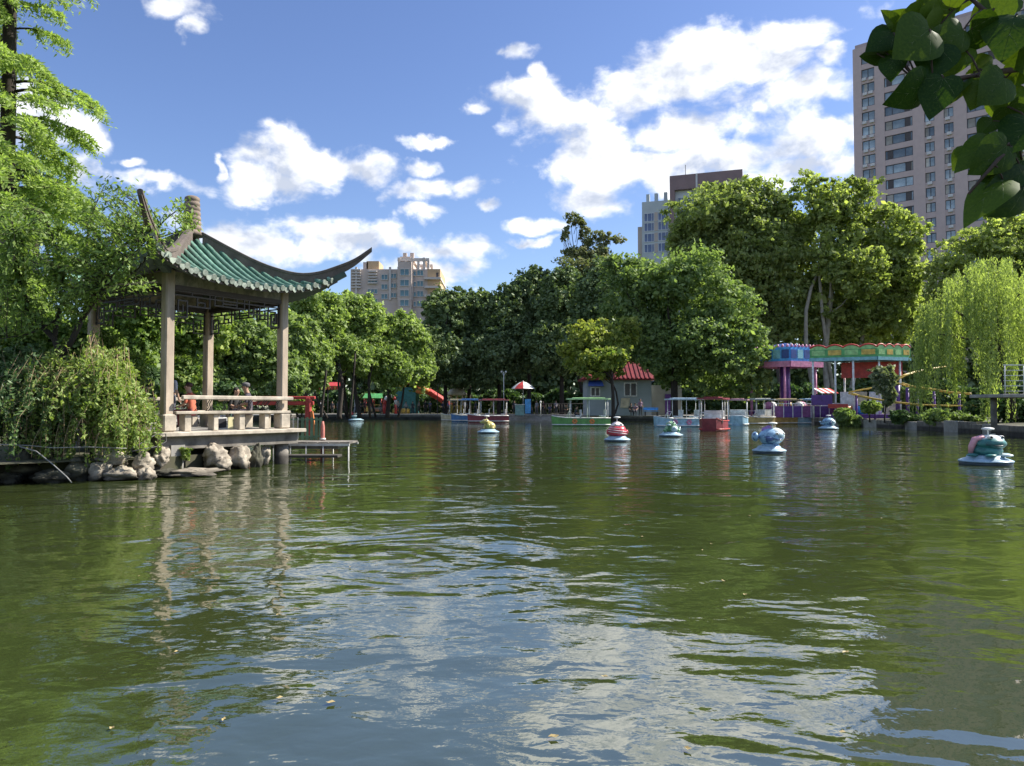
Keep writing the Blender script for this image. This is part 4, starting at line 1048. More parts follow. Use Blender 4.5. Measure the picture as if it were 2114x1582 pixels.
for (bl, D_, lab, lm, n) in [([(40, 770, 80, 60), (120, 800, 70, 50)], 17.5, 'dense dark undergrowth bush at the left edge behind the weeping shrubs', L_dark, 14000), ([(170, 720, 90, 60), (60, 690, 70, 60), (250, 770, 60, 50)], 19.5, 'shaded bush between the forked tree and the pavilion', L_near, 16000)]:
    cx = bl[0][0]; tree('bush', lab, D_, bl, n, .085, lm, B_dark, (cx, .04, cx, bl[0][1] + 20), cat='bush', lobes=10, group='bushes on the left bank', zb=.4)
c0 = at(382, 940, 17.0)
tree('sprig', 'little green sprig growing in the dark gap below the platform', 17.0, [(382, 938, 14, 17)], 260, .07, L_shrub, B_dark, (382, .012, 382, 945), cat='plant', lobes=5, nlimb=3, group='small plants', zb=.05)

# --- willow on the right bank
D = 43
wf = at(2088, 862, D); wr = empty('willow_tree', (wf.x, D, .5), 0, 'weeping willow with long pale green strands over the right bank', 'tree', 'trees around the lake'); o = np.array([wf.x, D, .5])
tb = MB(); wl = []
WL = [([(2090, 866), (2082, 800), (2066, 740), (2058, 690), (2070, 640), (2090, 590)], .28), ([(2064, 735), (2030, 690), (1985, 650), (1950, 630)], .13), ([(2058, 690), (2020, 620), (1990, 570)], .13), ([(2070, 650), (2110, 600), (2150, 570)], .12),
      ([(2060, 700), (2000, 700), (1940, 690)], .09), ([(2070, 640), (2040, 580), (2030, 545)], .1)]
for i, (P, r) in enumerate(WL):
    pts = [np.array(at(x, y, D + (0 if i == 0 else RNG.normal() * .3 * j))) - o for j, (x, y) in enumerate(P)]
    tb.tube([tuple(q) for q in pts], [r * (1 - .6 * j / (len(pts) - 1)) for j in range(len(pts))], 8)
tb.build('trunk', B_dark, wr)
Cs = []; As = []; sm2 = MB()
BUN = []
for j in range(74):
    a = RNG.uniform(0, 2 * math.pi); rr = RNG.uniform(.05, 1) ** .5; bx = 2038 + 158 * rr * math.cos(a)
    BUN.append((bx, rr * math.sin(a) * 3.4, 532 + 120 * (abs(bx - 2045) / 158) ** 1.7 + RNG.exponential(24), RNG.uniform(.22, .8) if RNG.uniform() < .62 else RNG.uniform(.8, 1.05)))
for j in range(640):
    bx, bz, bt, bh = BUN[RNG.integers(0, len(BUN))]; px = bx + RNG.normal() * 7; dz = bz + RNG.normal() * .22
    topy = bt + abs(RNG.normal()) * 10; hang = bh * RNG.uniform(.7, 1.05) * (862 - topy)
    top = np.array(at(px, topy, D + dz)) - o; Ln = hang * D / FPX; sw = RNG.normal(size=2) * .12
    m = int(Ln / .055); t = np.sort(RNG.uniform(0, 1, m))[:, None]
    q = top + np.array([sw[0], sw[1], 0]) * t - np.array([0, 0, Ln]) * t + RNG.normal(size=(m, 3)) * .05
    q[:, 2] += .25 * np.exp(-((t[:, 0] - .02) * 9) ** 2)
    Cs.append(q); As.append(unit(RNG.normal(size=(m, 3)) * .45 + np.array([0, 0, -1.0])))
C = np.concatenate(Cs); A = np.concatenate(As); keep = C[:, 2] > .1; C, A = C[keep], A[keep]; B = unit(np.cross(A, RNG.normal(size=C.shape))); s = RNG.uniform(.06, .12, (len(C), 1))
quad_cloud('crown', C, A * s, B * s * .30, RNG.beta(2, 2, len(C)), L_willow, wr)
# --- plants on the right bank
for (bl, D_, lab, lm, n, lf) in [([(1826, 785, 26, 34), (1815, 770, 20, 16), (1835, 820, 16, 20)], 52, 'pale flowering bush in front of the green canopy', leafmat('variegated_leaf', (.10, .15, .06), (.45, .46, .33), .3, .05), 4200, .2),
        ([(1745, 862, 24, 20), (1770, 872, 18, 12)], 56, 'dark leafy shrub at the water beside the blue boat', L_camphor, 3800, .2),
        ([(1795, 842, 22, 14)], 54, 'bright green clump on the block wall under the yellow track', L_shrub, 2600, .18),
        ([(1855, 862, 22, 16), (1890, 868, 20, 14)], 50, 'dark ivy hanging on the block wall', L_dark, 3600, .17),
        ([(1935, 862, 40, 18), (1985, 868, 40, 16)], 47, 'green ivy mass on the bank under the willow', L_camphor, 5200, .16),
        ([(2060, 840, 60, 26), (2110, 850, 40, 30)], 44.5, 'undergrowth around the foot of the willow', L_dark, 6000, .16),
        ([(1865, 815, 24, 14), (1900, 812, 20, 14)], 56, 'rounded shrub behind the purple track posts', L_camphor, 3600, .2)]:
    cx = bl[0][0]; tree('shrub', lab, D_, bl, n, lf, lm, B_dark, (cx, .05, cx, bl[0][1] + 8), cat='shrub', lobes=8, nlimb=5, group='shrubs on the right bank')
# --- the wooded park behind, one far mass
bl = [(px, (745 if px < 930 else 700) + (0 if px < 930 else 40) * math.sin(px * .013), 95, 62 if px < 930 else 110) for px in range(250, 1450, 110)] + [(px, 745, 90, 85) for px in range(300, 2200, 95)] + [(px, 805, 90, 60) for px in range(300, 2200, 80)] + [(px, 650, 90, 80) for px in range(1500, 2200, 110)]
blobs = pxblobs(122, bl); C, N, lob, tn_ = clump_leaves(blobs, 76000, .5, 8, 1.2, .35); A, B = frames(N); s = .85 * RNG.uniform(.6, 1.3, (len(C), 1)); k_ = C[:, 2] > .5; C, A, B, s = C[k_], A[k_], B[k_], s[k_]
fw_ = quad_cloud('far_woods', C, A * s * .6, B * s * .45, RNG.beta(2, 2.5, len(C)), L_magnolia); tag(fw_, 'dark wooded mass of the park behind the shore trees', None, kind='stuff')
def hedge(x0, y0, x1, y1, h, th, lab, n):
    o_ = empty('hedge', ((x0 + x1) / 2, (y0 + y1) / 2, .6), math.atan2(y1 - y0, x1 - x0), lab, 'hedge', 'hedges behind the far promenade'); L = math.hypot(x1 - x0, y1 - y0)
    C = np.column_stack([RNG.uniform(-L / 2, L / 2, n), RNG.normal(size=n) * th * .4, h * RNG.uniform(0, 1, n) ** .7]); C[:, 2] *= 1 + .22 * np.sin(C[:, 0] * 1.3) * np.sin(C[:, 0] * .47 + 1)
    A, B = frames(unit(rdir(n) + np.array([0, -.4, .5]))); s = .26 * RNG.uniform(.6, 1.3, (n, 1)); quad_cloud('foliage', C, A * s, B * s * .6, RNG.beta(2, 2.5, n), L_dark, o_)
    st_ = MB()
    for x in np.linspace(-L / 2 + .3, L / 2 - .3, max(3, int(L / 1.2))): st_.tube([(x, 0, -.1), (x + .05, 0, h * .7)], .04, 5)
    tag(st_.build('stems', B_dark, o_), kind='stuff')
hedge(-34, 106, -2, 104, 2.9, 1.3, 'tall dark hedge behind the inflatable slide and awning', 13000)
hedge(-2, 103, 12, 96, 2.7, 1.2, 'tall dark hedge behind the parasol and queue fence', 7000)
hedge(11.5, 92, 36, 86, 3.2, 1.3, 'tall dark hedge behind the boat house', 11000)
hedge(33, 84, 52, 66, 3.0, 1.3, 'tall dark hedge behind the ride canopies', 10000)
hedge(-34, 80, -38, 104, 3.0, 1.3, 'tall dark hedge left of the pale green trees', 10000)
# ---------------------------------------------------------------- rides, house and stalls on the far bank
def paint(n, c, rough=.45): return mat('paint_' + n, c, rough, .3, 3.5, bump=.003)
p_blue = paint('blue', (.08, .36, .78)); p_dblue = paint('deep_blue', (.03, .07, .25)); p_pink = paint('pink', (.55, .22, .36)); p_purple = paint('purple', (.10, .035, .20))
p_red = paint('red', (.45, .045, .035)); p_green = paint('green', (.10, .36, .12)); p_lgreen = paint('light_green', (.30, .55, .22)); p_cyan = paint('cyan', (.20, .45, .52))
p_white = paint('white', (.70, .70, .68)); p_yellow = paint('yellow', (.60, .42, .09)); p_cream = paint('cream', (.55, .48, .34)); p_teal = paint('teal', (.05, .22, .24)); p_orange = paint('orange', (.6, .2, .05))
def gz(px, D): q = at(px, 850, D); return bank_z(q.x, q.y) + .08
def zat(py, D): return at(1057, py, D).z
def xat(px, D): return at(px, 840, D).x

# blue carousel canopy, one corner towards the lake
D = 66; c = at(1632, 840, D); zb = .6
bl_ = empty('ride_canopy', (c.x, D, zb), 0, 'fairground ride canopy with a blue fascia, pink scalloped trim and pink posts', 'ride canopy')
zt = zat(716, D) - zb; zm = zat(745, D) - zb; zl = zat(757, D) - zb
A0 = Vector((0, 0)); A1 = Vector((3.5, 1.5)); A2 = Vector((-2.9, 2.6)); A3 = A1 + A2
def fascia(rootx, a, b, z0, z1, m, name, off=0.0, th=.10):
    d = (b - a); L = d.length; ang = math.atan2(d.y, d.x); mid = (a + b) / 2; nn = Vector((d.y, -d.x)).normalized() * off
    return MB().box((mid.x + nn.x, mid.y + nn.y, (z0 + z1) / 2), (L + .0, th, z1 - z0), ang).build(name, m, rootx)
for (a, b, m) in ((A0, A1, p_blue), (A2, A0, p_blue), (A1, A3, p_blue), (A3, A2, p_blue)):
    fascia(bl_, a, b, zm, zt, m, 'fascia', 0); fascia(bl_, a, b, zl, zm - .01, p_pink, 'fascia_trim', .05, .16)
    d = b - a; n_ = 9
    for k in range(n_):
        q = a + d * ((k + .5) / n_); MB().lathe([(.11, zt), (.13, zt + .10), (.08, zt + .22), (.02, zt + .28)], (q.x, q.y, 0), 7).build('scallop', p_pink, bl_)
    for k in range(5):
        q = a + d * ((k + .5) / 5); nn = Vector((d.y, -d.x)).normalized() * .07
        MB().box((q.x + nn.x, q.y + nn.y, (zt + zm) / 2), (d.length / 5 - .12, .04, (zt - zm) * .62), math.atan2(d.y, d.x)).build('fascia_panel', p_cyan if k % 2 else p_dblue, bl_)
rfm = MB(); ap_ = (A3 / 2); rfm.add([(A0.x, A0.y, zt - .1), (A1.x, A1.y, zt - .1), (A3.x, A3.y, zt - .1), (A2.x, A2.y, zt - .1), (ap_.x, ap_.y, zt + .5)], [(0, 1, 4), (1, 2, 4), (2, 3, 4), (3, 0, 4), (3, 2, 1, 0)]); rfm.build('canopy_roof', p_dblue, bl_)
for q in (Vector((-.35, .35)), A1 * .93 + Vector((-.4, .1)), A2 * .92, A3 * .93):
    MB().tube([(q.x, q.y, -.1), (q.x, q.y, zl)], .12, 10).build('canopy_post', p_pink, bl_)
MB().tube([(ap_.x, ap_.y, -.1), (ap_.x, ap_.y, zt - .1)], .45, 12).build('centre_drum', p_purple, bl_)
MB().box((ap_.x, ap_.y, .35), (4.6, 4.4, .5), .47).build('ride_floor', p_purple, bl_)
for k in range(6):
    a = k * math.pi / 3; q = ap_ + Vector((math.cos(a), math.sin(a))) * 1.5
    MB().ball((q.x, q.y, 1.0), (.42, .42, .38), 12, 7).build('ride_car', (p_pink, p_yellow, p_white)[k % 3], bl_)
# green carousel canopy with a wavy crest
D = 60; c = at(1812, 840, D); zb = .6
gn_ = empty('ride_canopy', (c.x, D, zb), 0, 'fairground ride canopy with green fascia panels, wavy red crest and white posts', 'ride canopy')
zt = zat(716, D) - zb; zm = zat(736, D) - zb; zl = zat(742, D) - zb
A1 = Vector((3.3, 1.2)); A2 = Vector((-4.5, 2.2)); A3 = A1 + A2
for (a, b) in ((A0, A1), (A2, A0), (A1, A3), (A3, A2)):
    fascia(gn_, a, b, zm, zt - .12, p_green, 'fascia', 0); fascia(gn_, a, b, zl - .05, zm - .01, p_cyan, 'fascia_trim', .05, .16)
    d = b - a; L = d.length; n_ = 3 if L < 3.5 else 4; nn = Vector((d.y, -d.x)).normalized() * .06
    cr = MB(); pts = []
    for k in range(n_ * 10 + 1):
        t = k / (n_ * 10); q = a + d * t; pts.append((q.x, q.y, zt + .02 + .22 * abs(math.sin(math.pi * t * n_)) ** .8))
    cr.tube(pts, .075, 6); cr.build('wavy_crest', p_red, gn_)
    for k in range(n_):
        poly = []; base = zt - .13
        for j in range(9):
            t = (k + j / 8) / n_; q = a + d * t; poly.append((q.x, q.y, zt + .0 + .2 * abs(math.sin(math.pi * t * n_))))
        q1 = a + d * ((k + 1) / n_); q0 = a + d * (k / n_)
        MB().slab([(q0.x, q0.y, base), (q1.x, q1.y, base)] + poly[::-1], .06).build('crest_panel', p_lgreen, gn_)
        q = a + d * ((k + .5) / n_); MB().box((q.x + nn.x, q.y + nn.y, (zt + zm) / 2), (L / n_ - .25, .04, .42), math.atan2(d.y, d.x)).build('fascia_panel', p_yellow if k % 2 else p_lgreen, gn_)
for q in (A1 * .12 + A2 * .03, A1 * .75 + A2 * .03, A2 * .35, A2 * .62, A2 * .96, A3 * .97):
    MB().tube([(q.x, q.y, -.1), (q.x, q.y, zl)], .085, 8).build('canopy_post', p_white, gn_)
rfm = MB(); rfm.add([(0, 0, zt - .15), (A1.x, A1.y, zt - .15), (A3.x, A3.y, zt - .15), (A2.x, A2.y, zt - .15), (A3.x / 2, A3.y / 2, zt + .1)], [(0, 1, 4), (1, 2, 4), (2, 3, 4), (3, 0, 4), (3, 2, 1, 0)]); rfm.build('canopy_roof', p_teal, gn_)
bk = MB(); mid = A2 * .5 + A1 * .85; bk.box((mid.x, mid.y, zl - .75), (4.6, .12, 1.3), math.atan2(A2.y, A2.x)); bk.build('red_valance', p_red, gn_)
for k in range(4):
    q = A2 * (.2 + .22 * k) + A1 * .8; MB().box((q.x, q.y, 1.2), (.95, .1, 1.9), math.atan2(A2.y, A2.x)).build('wall_panel', p_white if k % 2 else p_cream, gn_)
q = A2 * .8 - A1 * .06; MB().box((q.x, q.y, 1.45), (1.6, .1, .85), math.atan2(A2.y, A2.x)).build('counter_panel', p_purple, gn_)
q = A2 * .55 - A1 * .07; MB().box((q.x, q.y, .95), (1.5, .1, .35), math.atan2(A2.y, A2.x)).build('counter_panel', p_red, gn_)
q = A3 * .5; MB().box((q.x, q.y, .1), (5.2, 3.6, .35), math.atan2(A2.y, A2.x)).build('ride_floor', p_purple, gn_)
# purple panelled fence round the rides
pf = empty('ride_fence', (at(1632, 840, 64).x, 62.6, .58), R(8), 'purple panelled fence with a white top rail in front of the ride canopies', 'fence')
for k in range(9):
    MB().box((k * .82 - 1.6, .02 * (k % 2), .5), (.78, .05, .95), bev=.01).build('fence_panel', p_purple if k % 3 else paint('plum', (.22, .07, .2)), pf)
    MB().box((k * .82 - 2.01, 0, .6), (.06, .08, 1.2)).build('fence_post', p_white, pf)
MB().tube([(-2.0, 0, 1.18), (5.4, 0, 1.18)], .035, 6).build('top_rail', p_white, pf)
# ticket booth, banner and cup ride between the canopies
D = 64.5; q = at(1704, 840, D); tb_ = empty('ticket_booth', (q.x, D, .6), R(10), 'small white ticket booth with a striped roof between the blue and green canopies', 'booth')
MB().box((0, 0, .55), (1.3, 1.1, 1.1), bev=.03).build('booth_base', p_white, tb_); MB().box((0, .1, 1.55), (1.2, .9, .9)).build('booth_window', mat('dark_glass', (.02, .025, .032), .25, .3, 1), tb_)
for k in range(6): MB().slab([(-.8 + .267 * k, -.75, 2.05), (-.8 + .267 * (k + 1), -.75, 2.05), (-.8 + .267 * (k + 1), .6, 2.5), (-.8 + .267 * k, .6, 2.5)], .05).build('roof_stripe', p_red if k % 2 else p_white, tb_)
for x in (-.6, .6):
    for y in (-.5, .5): MB().tube([(x, y, 1.1), (x, y, 2.2)], .035, 5).build('booth_post', p_white, tb_)
for i, (px, D, c1, lab) in enumerate(((1652, 67, p_yellow, 'yellow cup shaped ride car under the blue canopy'), (1672, 68, p_red, 'red cup shaped ride car under the blue canopy'), (1742, 62.5, p_orange, 'orange cup shaped ride car under the green canopy'), (1782, 62, p_blue, 'blue cup shaped ride car under the green canopy'))):
    q = at(px, 840, D); o_ = empty('ride_car', (q.x, D, .75), 0, lab, 'ride car', 'cup ride cars')
    MB().lathe([(.35, .05), (.62, .25), (.72, .55), (.70, .8), (.62, .78), (.5, .4)], n=14).build('cup', c1, o_); MB().lathe([(.2, .3), (.2, .85), (.42, .88), (.42, .94)], n=12).build('wheel_table', p_white, o_); MB().lathe([(.8, 0), (.78, .06)], n=14).build('saucer', p_pink, o_)
# coaster track
ct = empty('coaster_track', (at(1800, 840, 53).x, 54, .5), 0, 'yellow kiddie coaster track curving on dark purple supports', 'coaster track'); o = Vector((at(1800, 840, 53).x, 54, .5))
TR = [(1755, 812, 59), (1775, 818, 58.5), (1805, 824, 56.5), (1850, 831, 54), (1900, 836, 52), (1960, 838, 51), (2020, 838, 50)]
TR2 = [(1756, 809, 59.5), (1790, 803, 58.5), (1830, 797, 58), (1850, 784, 57), (1870, 774, 57), (1900, 765, 58), (1950, 757, 59)]
TR3 = [(1858, 791, 55), (1880, 798, 54.5), (1915, 803, 54), (1960, 810, 53), (2000, 813, 52)]
for T_ in (TR, TR2, TR3):
    pts = [Vector(at(x, y, d)) - o for x, y, d in T_]; den_ = []
    for i in range(len(pts) - 1):
        for k in range(6): den_.append(pts[i].lerp(pts[i + 1], k / 6))
    den_.append(pts[-1])
    for s in (-.28, .28): MB().tube([q + Vector((0, s, 0)) for q in den_], .05, 6).build('rail', p_yellow, ct)
    for q in den_[::3]: MB().bar(q + Vector((0, -.3, -.05)), q + Vector((0, .3, -.05)), .06).build('tie', p_yellow, ct)
for (x, y, d, r) in ((1853, 796, 54.5, .16), (1873, 800, 54.4, .12), (1893, 806, 53.8, .10), (1928, 808, 53.4, .10), (1768, 815, 58.8, .09), (1806, 826, 56.4, .08), (1980, 812, 52.5, .09)):
    q = Vector(at(x, y, d)) - o; MB().tube([(q.x, q.y, -.6), (q.x, q.y, q.z)], r, 8).build('track_support', p_purple, ct)
# balcony deck at the right edge
D = 35; b0 = at(2070, 812, D); dk_ = empty('viewing_deck', (b0.x, D, 0), 0, 'white railed viewing deck on a grey slab at the right edge', 'deck'); zd = zat(815, D); zr = zat(754, D)
MB().box((2.0, 1.2, zd - .05), (4.1, 2.6, .16), bev=.02).build('deck_slab', m_conc, dk_)
for x in (.12, 1.0, 1.9, 2.8): MB().tube([(x, 0, zd), (x, 0, zr)], .022, 6).build('rail_post', p_white, dk_)
for k in range(6): MB().tube([(.05, 0, zr - .245 * k), (4.0, 0, zr - .245 * k)], .03 if k == 0 else .017, 6).build('railing_bar', p_white, dk_)
for x in (.6, 3.4): MB().tube([(x, 1.6, .2), (x, 1.6, zd - .1)], .14, 10).build('deck_column', m_concd, dk_)
# red roofed house
D = 76; k_ = D / FPX; h0 = at(1212, 840, D)
hs = empty('boat_house', (h0.x, D, .6), 0, 'white single storey boat house with a red tiled roof under the bright green tree', 'building')
def hx(px): return (px - 1212) * k_
def hz(py): return zat(py, D) - .6
W_ = hx(1345); ze_ = hz(782); zr_ = hz(746)
MB().box((W_ / 2, 2.2, ze_ / 2), (W_, 4.4, ze_)).build('wall', mat('white_wall', (.34, .385, .41), .9, .1, .8), hs)
MB().box((hx(1378), 2.5, hz(795) / 2), (hx(1412) - W_ - .04, 3.6, hz(795))).build('annexe_wall', mat('beige_wall', (.30, .29, .26), .9, .12, .8), hs)
rfm = MB(); e0, e1, f0, b0_ = -.5, W_ + .4, -.55, 4.9
rfm.add([(e0, f0, ze_), (e1, f0, ze_), (e1, b0_, ze_), (e0, b0_, ze_), (2.0, 2.2, zr_), (e1 - .6, 2.2, zr_), (e0, f0, ze_ - .14), (e1, f0, ze_ - .14), (e1, b0_, ze_ - .14), (e0, b0_, ze_ - .14)],
        [(0, 1, 5, 4), (1, 2, 5), (2, 3, 4, 5), (3, 0, 4), (6, 7, 1, 0), (7, 8, 2, 1), (8, 9, 3, 2), (9, 6, 0, 3), (9, 8, 7, 6)])
m_rr = mat('red_roof', (.16, .015, .02), .6, .4, 3, orand=.25); rof = rfm.build('roof', m_rr, hs)
for i in range(16):
    x = e0 + .25 + i * (e1 - e0 - .4) / 16; top = min(1.0, (x - e0) / (2.5)) if x < 2 else 1.0
    if x > e1 - .6: top = max(.2, (e1 - x) / .6)
    MB().bar((x, f0 - .02, ze_ + .05), (x, f0 + (2.2 - f0) * top, ze_ + (zr_ - ze_) * top + .05), .13, .07).build('roof_tile', m_rr, rof)
MB().bar((2.0, 2.2, zr_ + .06), (e1 - .6, 2.2, zr_ + .06), .2).build('ridge', m_rr, rof)
def hwin(px0, px1, py0, py1, yy=-.05):
    w = (px1 - px0) * k_; h = (py1 - py0) * k_; f = MB(); t = .11
    f.box((0, 0, h / 2), (w + t, .14, t)); f.box((0, 0, -h / 2), (w + t, .14, t))
    for x in (-w / 2, 0, w / 2): f.box((x, .004, 0), (t, .13, h - t))
    o_ = f.build('window', p_white, hs); o_.location = (hx((px0 + px1) / 2), yy, hz((py0 + py1) / 2)); MB().box((0, .03, 0), (w, .05, h)).build('pane', mat('dark_glass', (.02, .025, .032), .25, .3, 1), o_)
hwin(1289, 1314, 791, 818); hwin(1220, 1238, 800, 818)
d_ = MB().box((hx(1386), .66, hz(800) / 2 - .3), (1.0, .1, 2.1)).build('door', p_purple, hs)
aw_ = MB(); aw_.slab([(hx(1215), -.08, hz(786)), (hx(1243), -.08, hz(786)), (hx(1245), -.75, hz(798)), (hx(1213), -.75, hz(798))], .05); aw_.build('awning', p_dblue, hs)
MB().lathe([(.62, -.0), (.66, .04), (.66, .06)], (0, 0, 0), 14).mesh('x', p_cream)
q = MB().slab([(hx(1282), -.12, hz(822)), (hx(1300), -.12, hz(822)), (hx(1298), -.12, hz(842)), (hx(1280), -.12, hz(842))], .06).build('notice_panel', p_cream, hs)
# parasol and stall counter
D = 79; u = at(1080, 840, D); ps = empty('parasol', (u.x, D, .6), 0, 'white and red parasol shading a stall in front of the dark evergreens', 'parasol')
zt = zat(788, D) - .6; ze2 = zat(803, D) - .6; r_ = 25 * D / FPX
for k in range(8):
    vs = []; fs = []
    for i in range(5):
        t = i / 4; rr = r_ * t; z = zt - (zt - ze2) * t ** 1.7
        for j in range(4):
            a = (k + j / 3) * math.pi / 4; vs.append((rr * math.cos(a), rr * math.sin(a), z))
    for i in range(4):
        for j in range(3): fs.append((i * 4 + j, i * 4 + j + 1, i * 4 + 5 + j, i * 4 + 4 + j))
    MB().add(vs, fs, 0, True).build('canopy_panel', p_red if k in (5, 1, 3) else p_white, ps)
MB().tube([(0, 0, -.1), (0, 0, zt + .1)], .035, 7).build('pole', p_white, ps)
u2 = at(1073, 840, 78); sc_ = empty('stall_counter', (u2.x, 78, .6), 0, 'teal stall counter under the parasol', 'stall')
MB().box((0, 0, .55), (.95, .6, 1.1), bev=.02).build('counter', paint('dull_teal', (.16, .30, .30)), sc_); MB().box((0, 0, 1.13), (1.1, .75, .05)).build('counter_top', p_white, sc_); MB().box((.85, .1, .95), (.6, .5, 1.5)).build('drinks_cabinet', p_blue, sc_)
# lamp posts
def lamp(px, py, D, lab, two=True):
    q = at(px, 840, D); o_ = empty('street_lamp', (q.x, D, .6), 0, lab, 'street lamp', 'lamp posts on the far shore'); z = zat(py, D) - .6
    MB().tube([(0, 0, -.1), (0, 0, z)], .04, 6).build('pole', p_white, o_)
    if two:
        for s in (-1, 1): MB().tube([(0, 0, z - .35), (s * .2, 0, z - .15)], .02, 5).build('arm', p_white, o_); MB().ball((s * .24, 0, z), (.12, .12, .12), 9, 6).build('lamp_globe', p_white, o_)
    else: MB().ball((0, 0, z + .08), (.1, .1, .14), 9, 6).build('lamp_globe', p_white, o_)
lamp(1040, 768, 83, 'white lamp post with two globes among the dark evergreens left of the parasol'); lamp(1116, 832, 76, 'short white lamp post on the landing steps', False); lamp(732, 800, 89, 'white lamp post behind the pale tree trunks', False)
# double notice board
D = 91; q = at(903, 840, D); nb_ = empty('notice_board', (q.x, D, .6), 0, 'tall notice board with two pale panels beside the inflatable slide', 'sign'); z0, z1 = zat(794, D) - .6, zat(776, D) - .6
for s in (-1, 1): MB().box((s * .27, 0, (z0 + z1) / 2), (.46, .08, z1 - z0)).build('board_panel', p_white, nb_)
MB().box((0, .03, z1 / 2), (.09, .09, z1 + .4)).build('sign_post', m_frame, nb_)
# inflatable slide
D = 97; q = at(818, 840, D); sl = empty('inflatable_slide', (q.x, D, .6), 0, 'colourful inflatable slide with a teal tower, yellow top and red side tubes', 'inflatable slide'); k_ = D / FPX
def sx_(px): return (px - 818) * k_
def sz_(py): return zat(py, D) - .6
MB().prism([(0, 0), (sx_(858), 0), (sx_(858), 3.2), (0, 3.2)], 0, sz_(800)).build('tower_base', p_teal, sl)
MB().prism([(.15, .1), (sx_(838), .1), (sx_(838), 3.1), (.15, 3.1)], sz_(800) + .01, sz_(787)).build('tower_top', p_yellow, sl)
MB().ball((sx_(829), 1.6, sz_(787)), (1.05, 1.5, .45), 14, 8).build('tower_dome', p_green, sl)
for yy in (-.1, 3.2): MB().tube([(sx_(838), yy, sz_(786)), (sx_(862), yy, sz_(795)), (sx_(890), yy, sz_(812)), (sx_(912), yy, sz_(826)), (sx_(926), yy, sz_(838))], .36, 9).build('side_tube', p_red, sl)
for i, (a, b, m) in enumerate(((840, 862, p_white), (862, 880, p_yellow), (880, 898, p_orange), (898, 918, p_white))):
    MB().bar((sx_(a), 1.5, sz_(788 + (a - 838) * .56)), (sx_(b), 1.5, sz_(788 + (b - 838) * .56)), 2.9, .28).build('slide_surface', m, sl)
MB().tube([(sx_(860), -.3, sz_(772)), (sx_(873), -.4, sz_(776)), (sx_(880), -.4, sz_(786))], .42, 9).build('arch_tube', p_cream, sl); MB().ball((sx_(866), -.5, sz_(784)), (.8, .5, .55), 12, 7).build('mascot_pad', p_yellow, sl); MB().ball((sx_(872), -.5, sz_(806)), (1.0, .5, .5), 12, 7).build('bumper', p_orange, sl)
MB().box((sx_(830), -.6, .35), (2.2, .9, .7), bev=.2).build('step_cushion', p_yellow, sl)
# climbing frame and striped arch left of the slide
D = 96; q = at(752, 840, D); pl_ = empty('climbing_frame', (q.x, D, .6), 0, 'yellow and brown climbing frame with red posts left of the inflatable slide', 'climbing frame')
for x in (0, 1.1, 2.2): 
    for y in (0, 1.2): MB().tube([(x, y, -.1), (x, y, 2.1)], .06, 6).build('frame_post', p_red, pl_)
for k in range(2): MB().box((.55 + 1.1 * k, .6, .9 + .25 * k), (1.06, 1.2, .08)).build('platform', p_yellow, pl_); MB().box((.55 + 1.1 * k, -.02, .55), (.98, .05, .5)).build('side_panel', p_orange if k else p_yellow, pl_)
MB().slab([(-.2, -.1, 2.0), (2.4, -.1, 2.0), (2.2, .6, 2.6), (0, .6, 2.6)], .05).build('frame_roof', p_green, pl_); MB().slab([(-.2, 1.3, 2.0), (2.4, 1.3, 2.0), (2.2, .62, 2.6), (0, .62, 2.6)], .05).build('frame_roof', p_green, pl_)
D = 95.5; q = at(806, 840, D); ar_ = empty('inflatable_arch', (q.x, D, .6), 0, 'red and white inflatable arch just left of the teal slide tower', 'inflatable')
for k in range(6):
    a0, a1 = math.pi * k / 6, math.pi * (k + 1) / 6; MB().tube([(.75 * math.cos(a0), 0, 1.2 + 1.1 * math.sin(a0)), (.75 * math.cos((a0 + a1) / 2), 0, 1.2 + 1.1 * math.sin((a0 + a1) / 2)), (.75 * math.cos(a1), 0, 1.2 + 1.1 * math.sin(a1))], .22, 8).build('arch_section', p_red if k % 2 else p_white, ar_)
for s in (-1, 1): MB().tube([(s * .75, 0, -.05), (s * .75, 0, 1.2)], .24, 8).build('arch_foot', p_red, ar_)
# yellow kiosk
D = 94; q = at(943, 840, D); ki = empty('kiosk', (q.x, D, .6), 0, 'small yellow kiosk with a domed red top right of the inflatable slide', 'kiosk')
MB().lathe([(1.15, 0), (1.15, 1.0), (1.2, 1.05)], n=8).build('kiosk_base', p_yellow, ki)
for k in range(8): a = k * math.pi / 4; MB().tube([(1.05 * math.cos(a), 1.05 * math.sin(a), 1.0), (1.05 * math.cos(a), 1.05 * math.sin(a), 2.4)], .06, 5).build('kiosk_post', p_cream, ki)
MB().lathe([(1.35, 2.35), (1.3, 2.55), (.9, 3.0), (.4, 3.35), (.05, 3.6)], n=12).build('kiosk_roof', p_cream, ki); MB().lathe([(.5, 3.3), (.45, 3.5), (.1, 3.75)], n=10).build('kiosk_cap', p_red, ki)
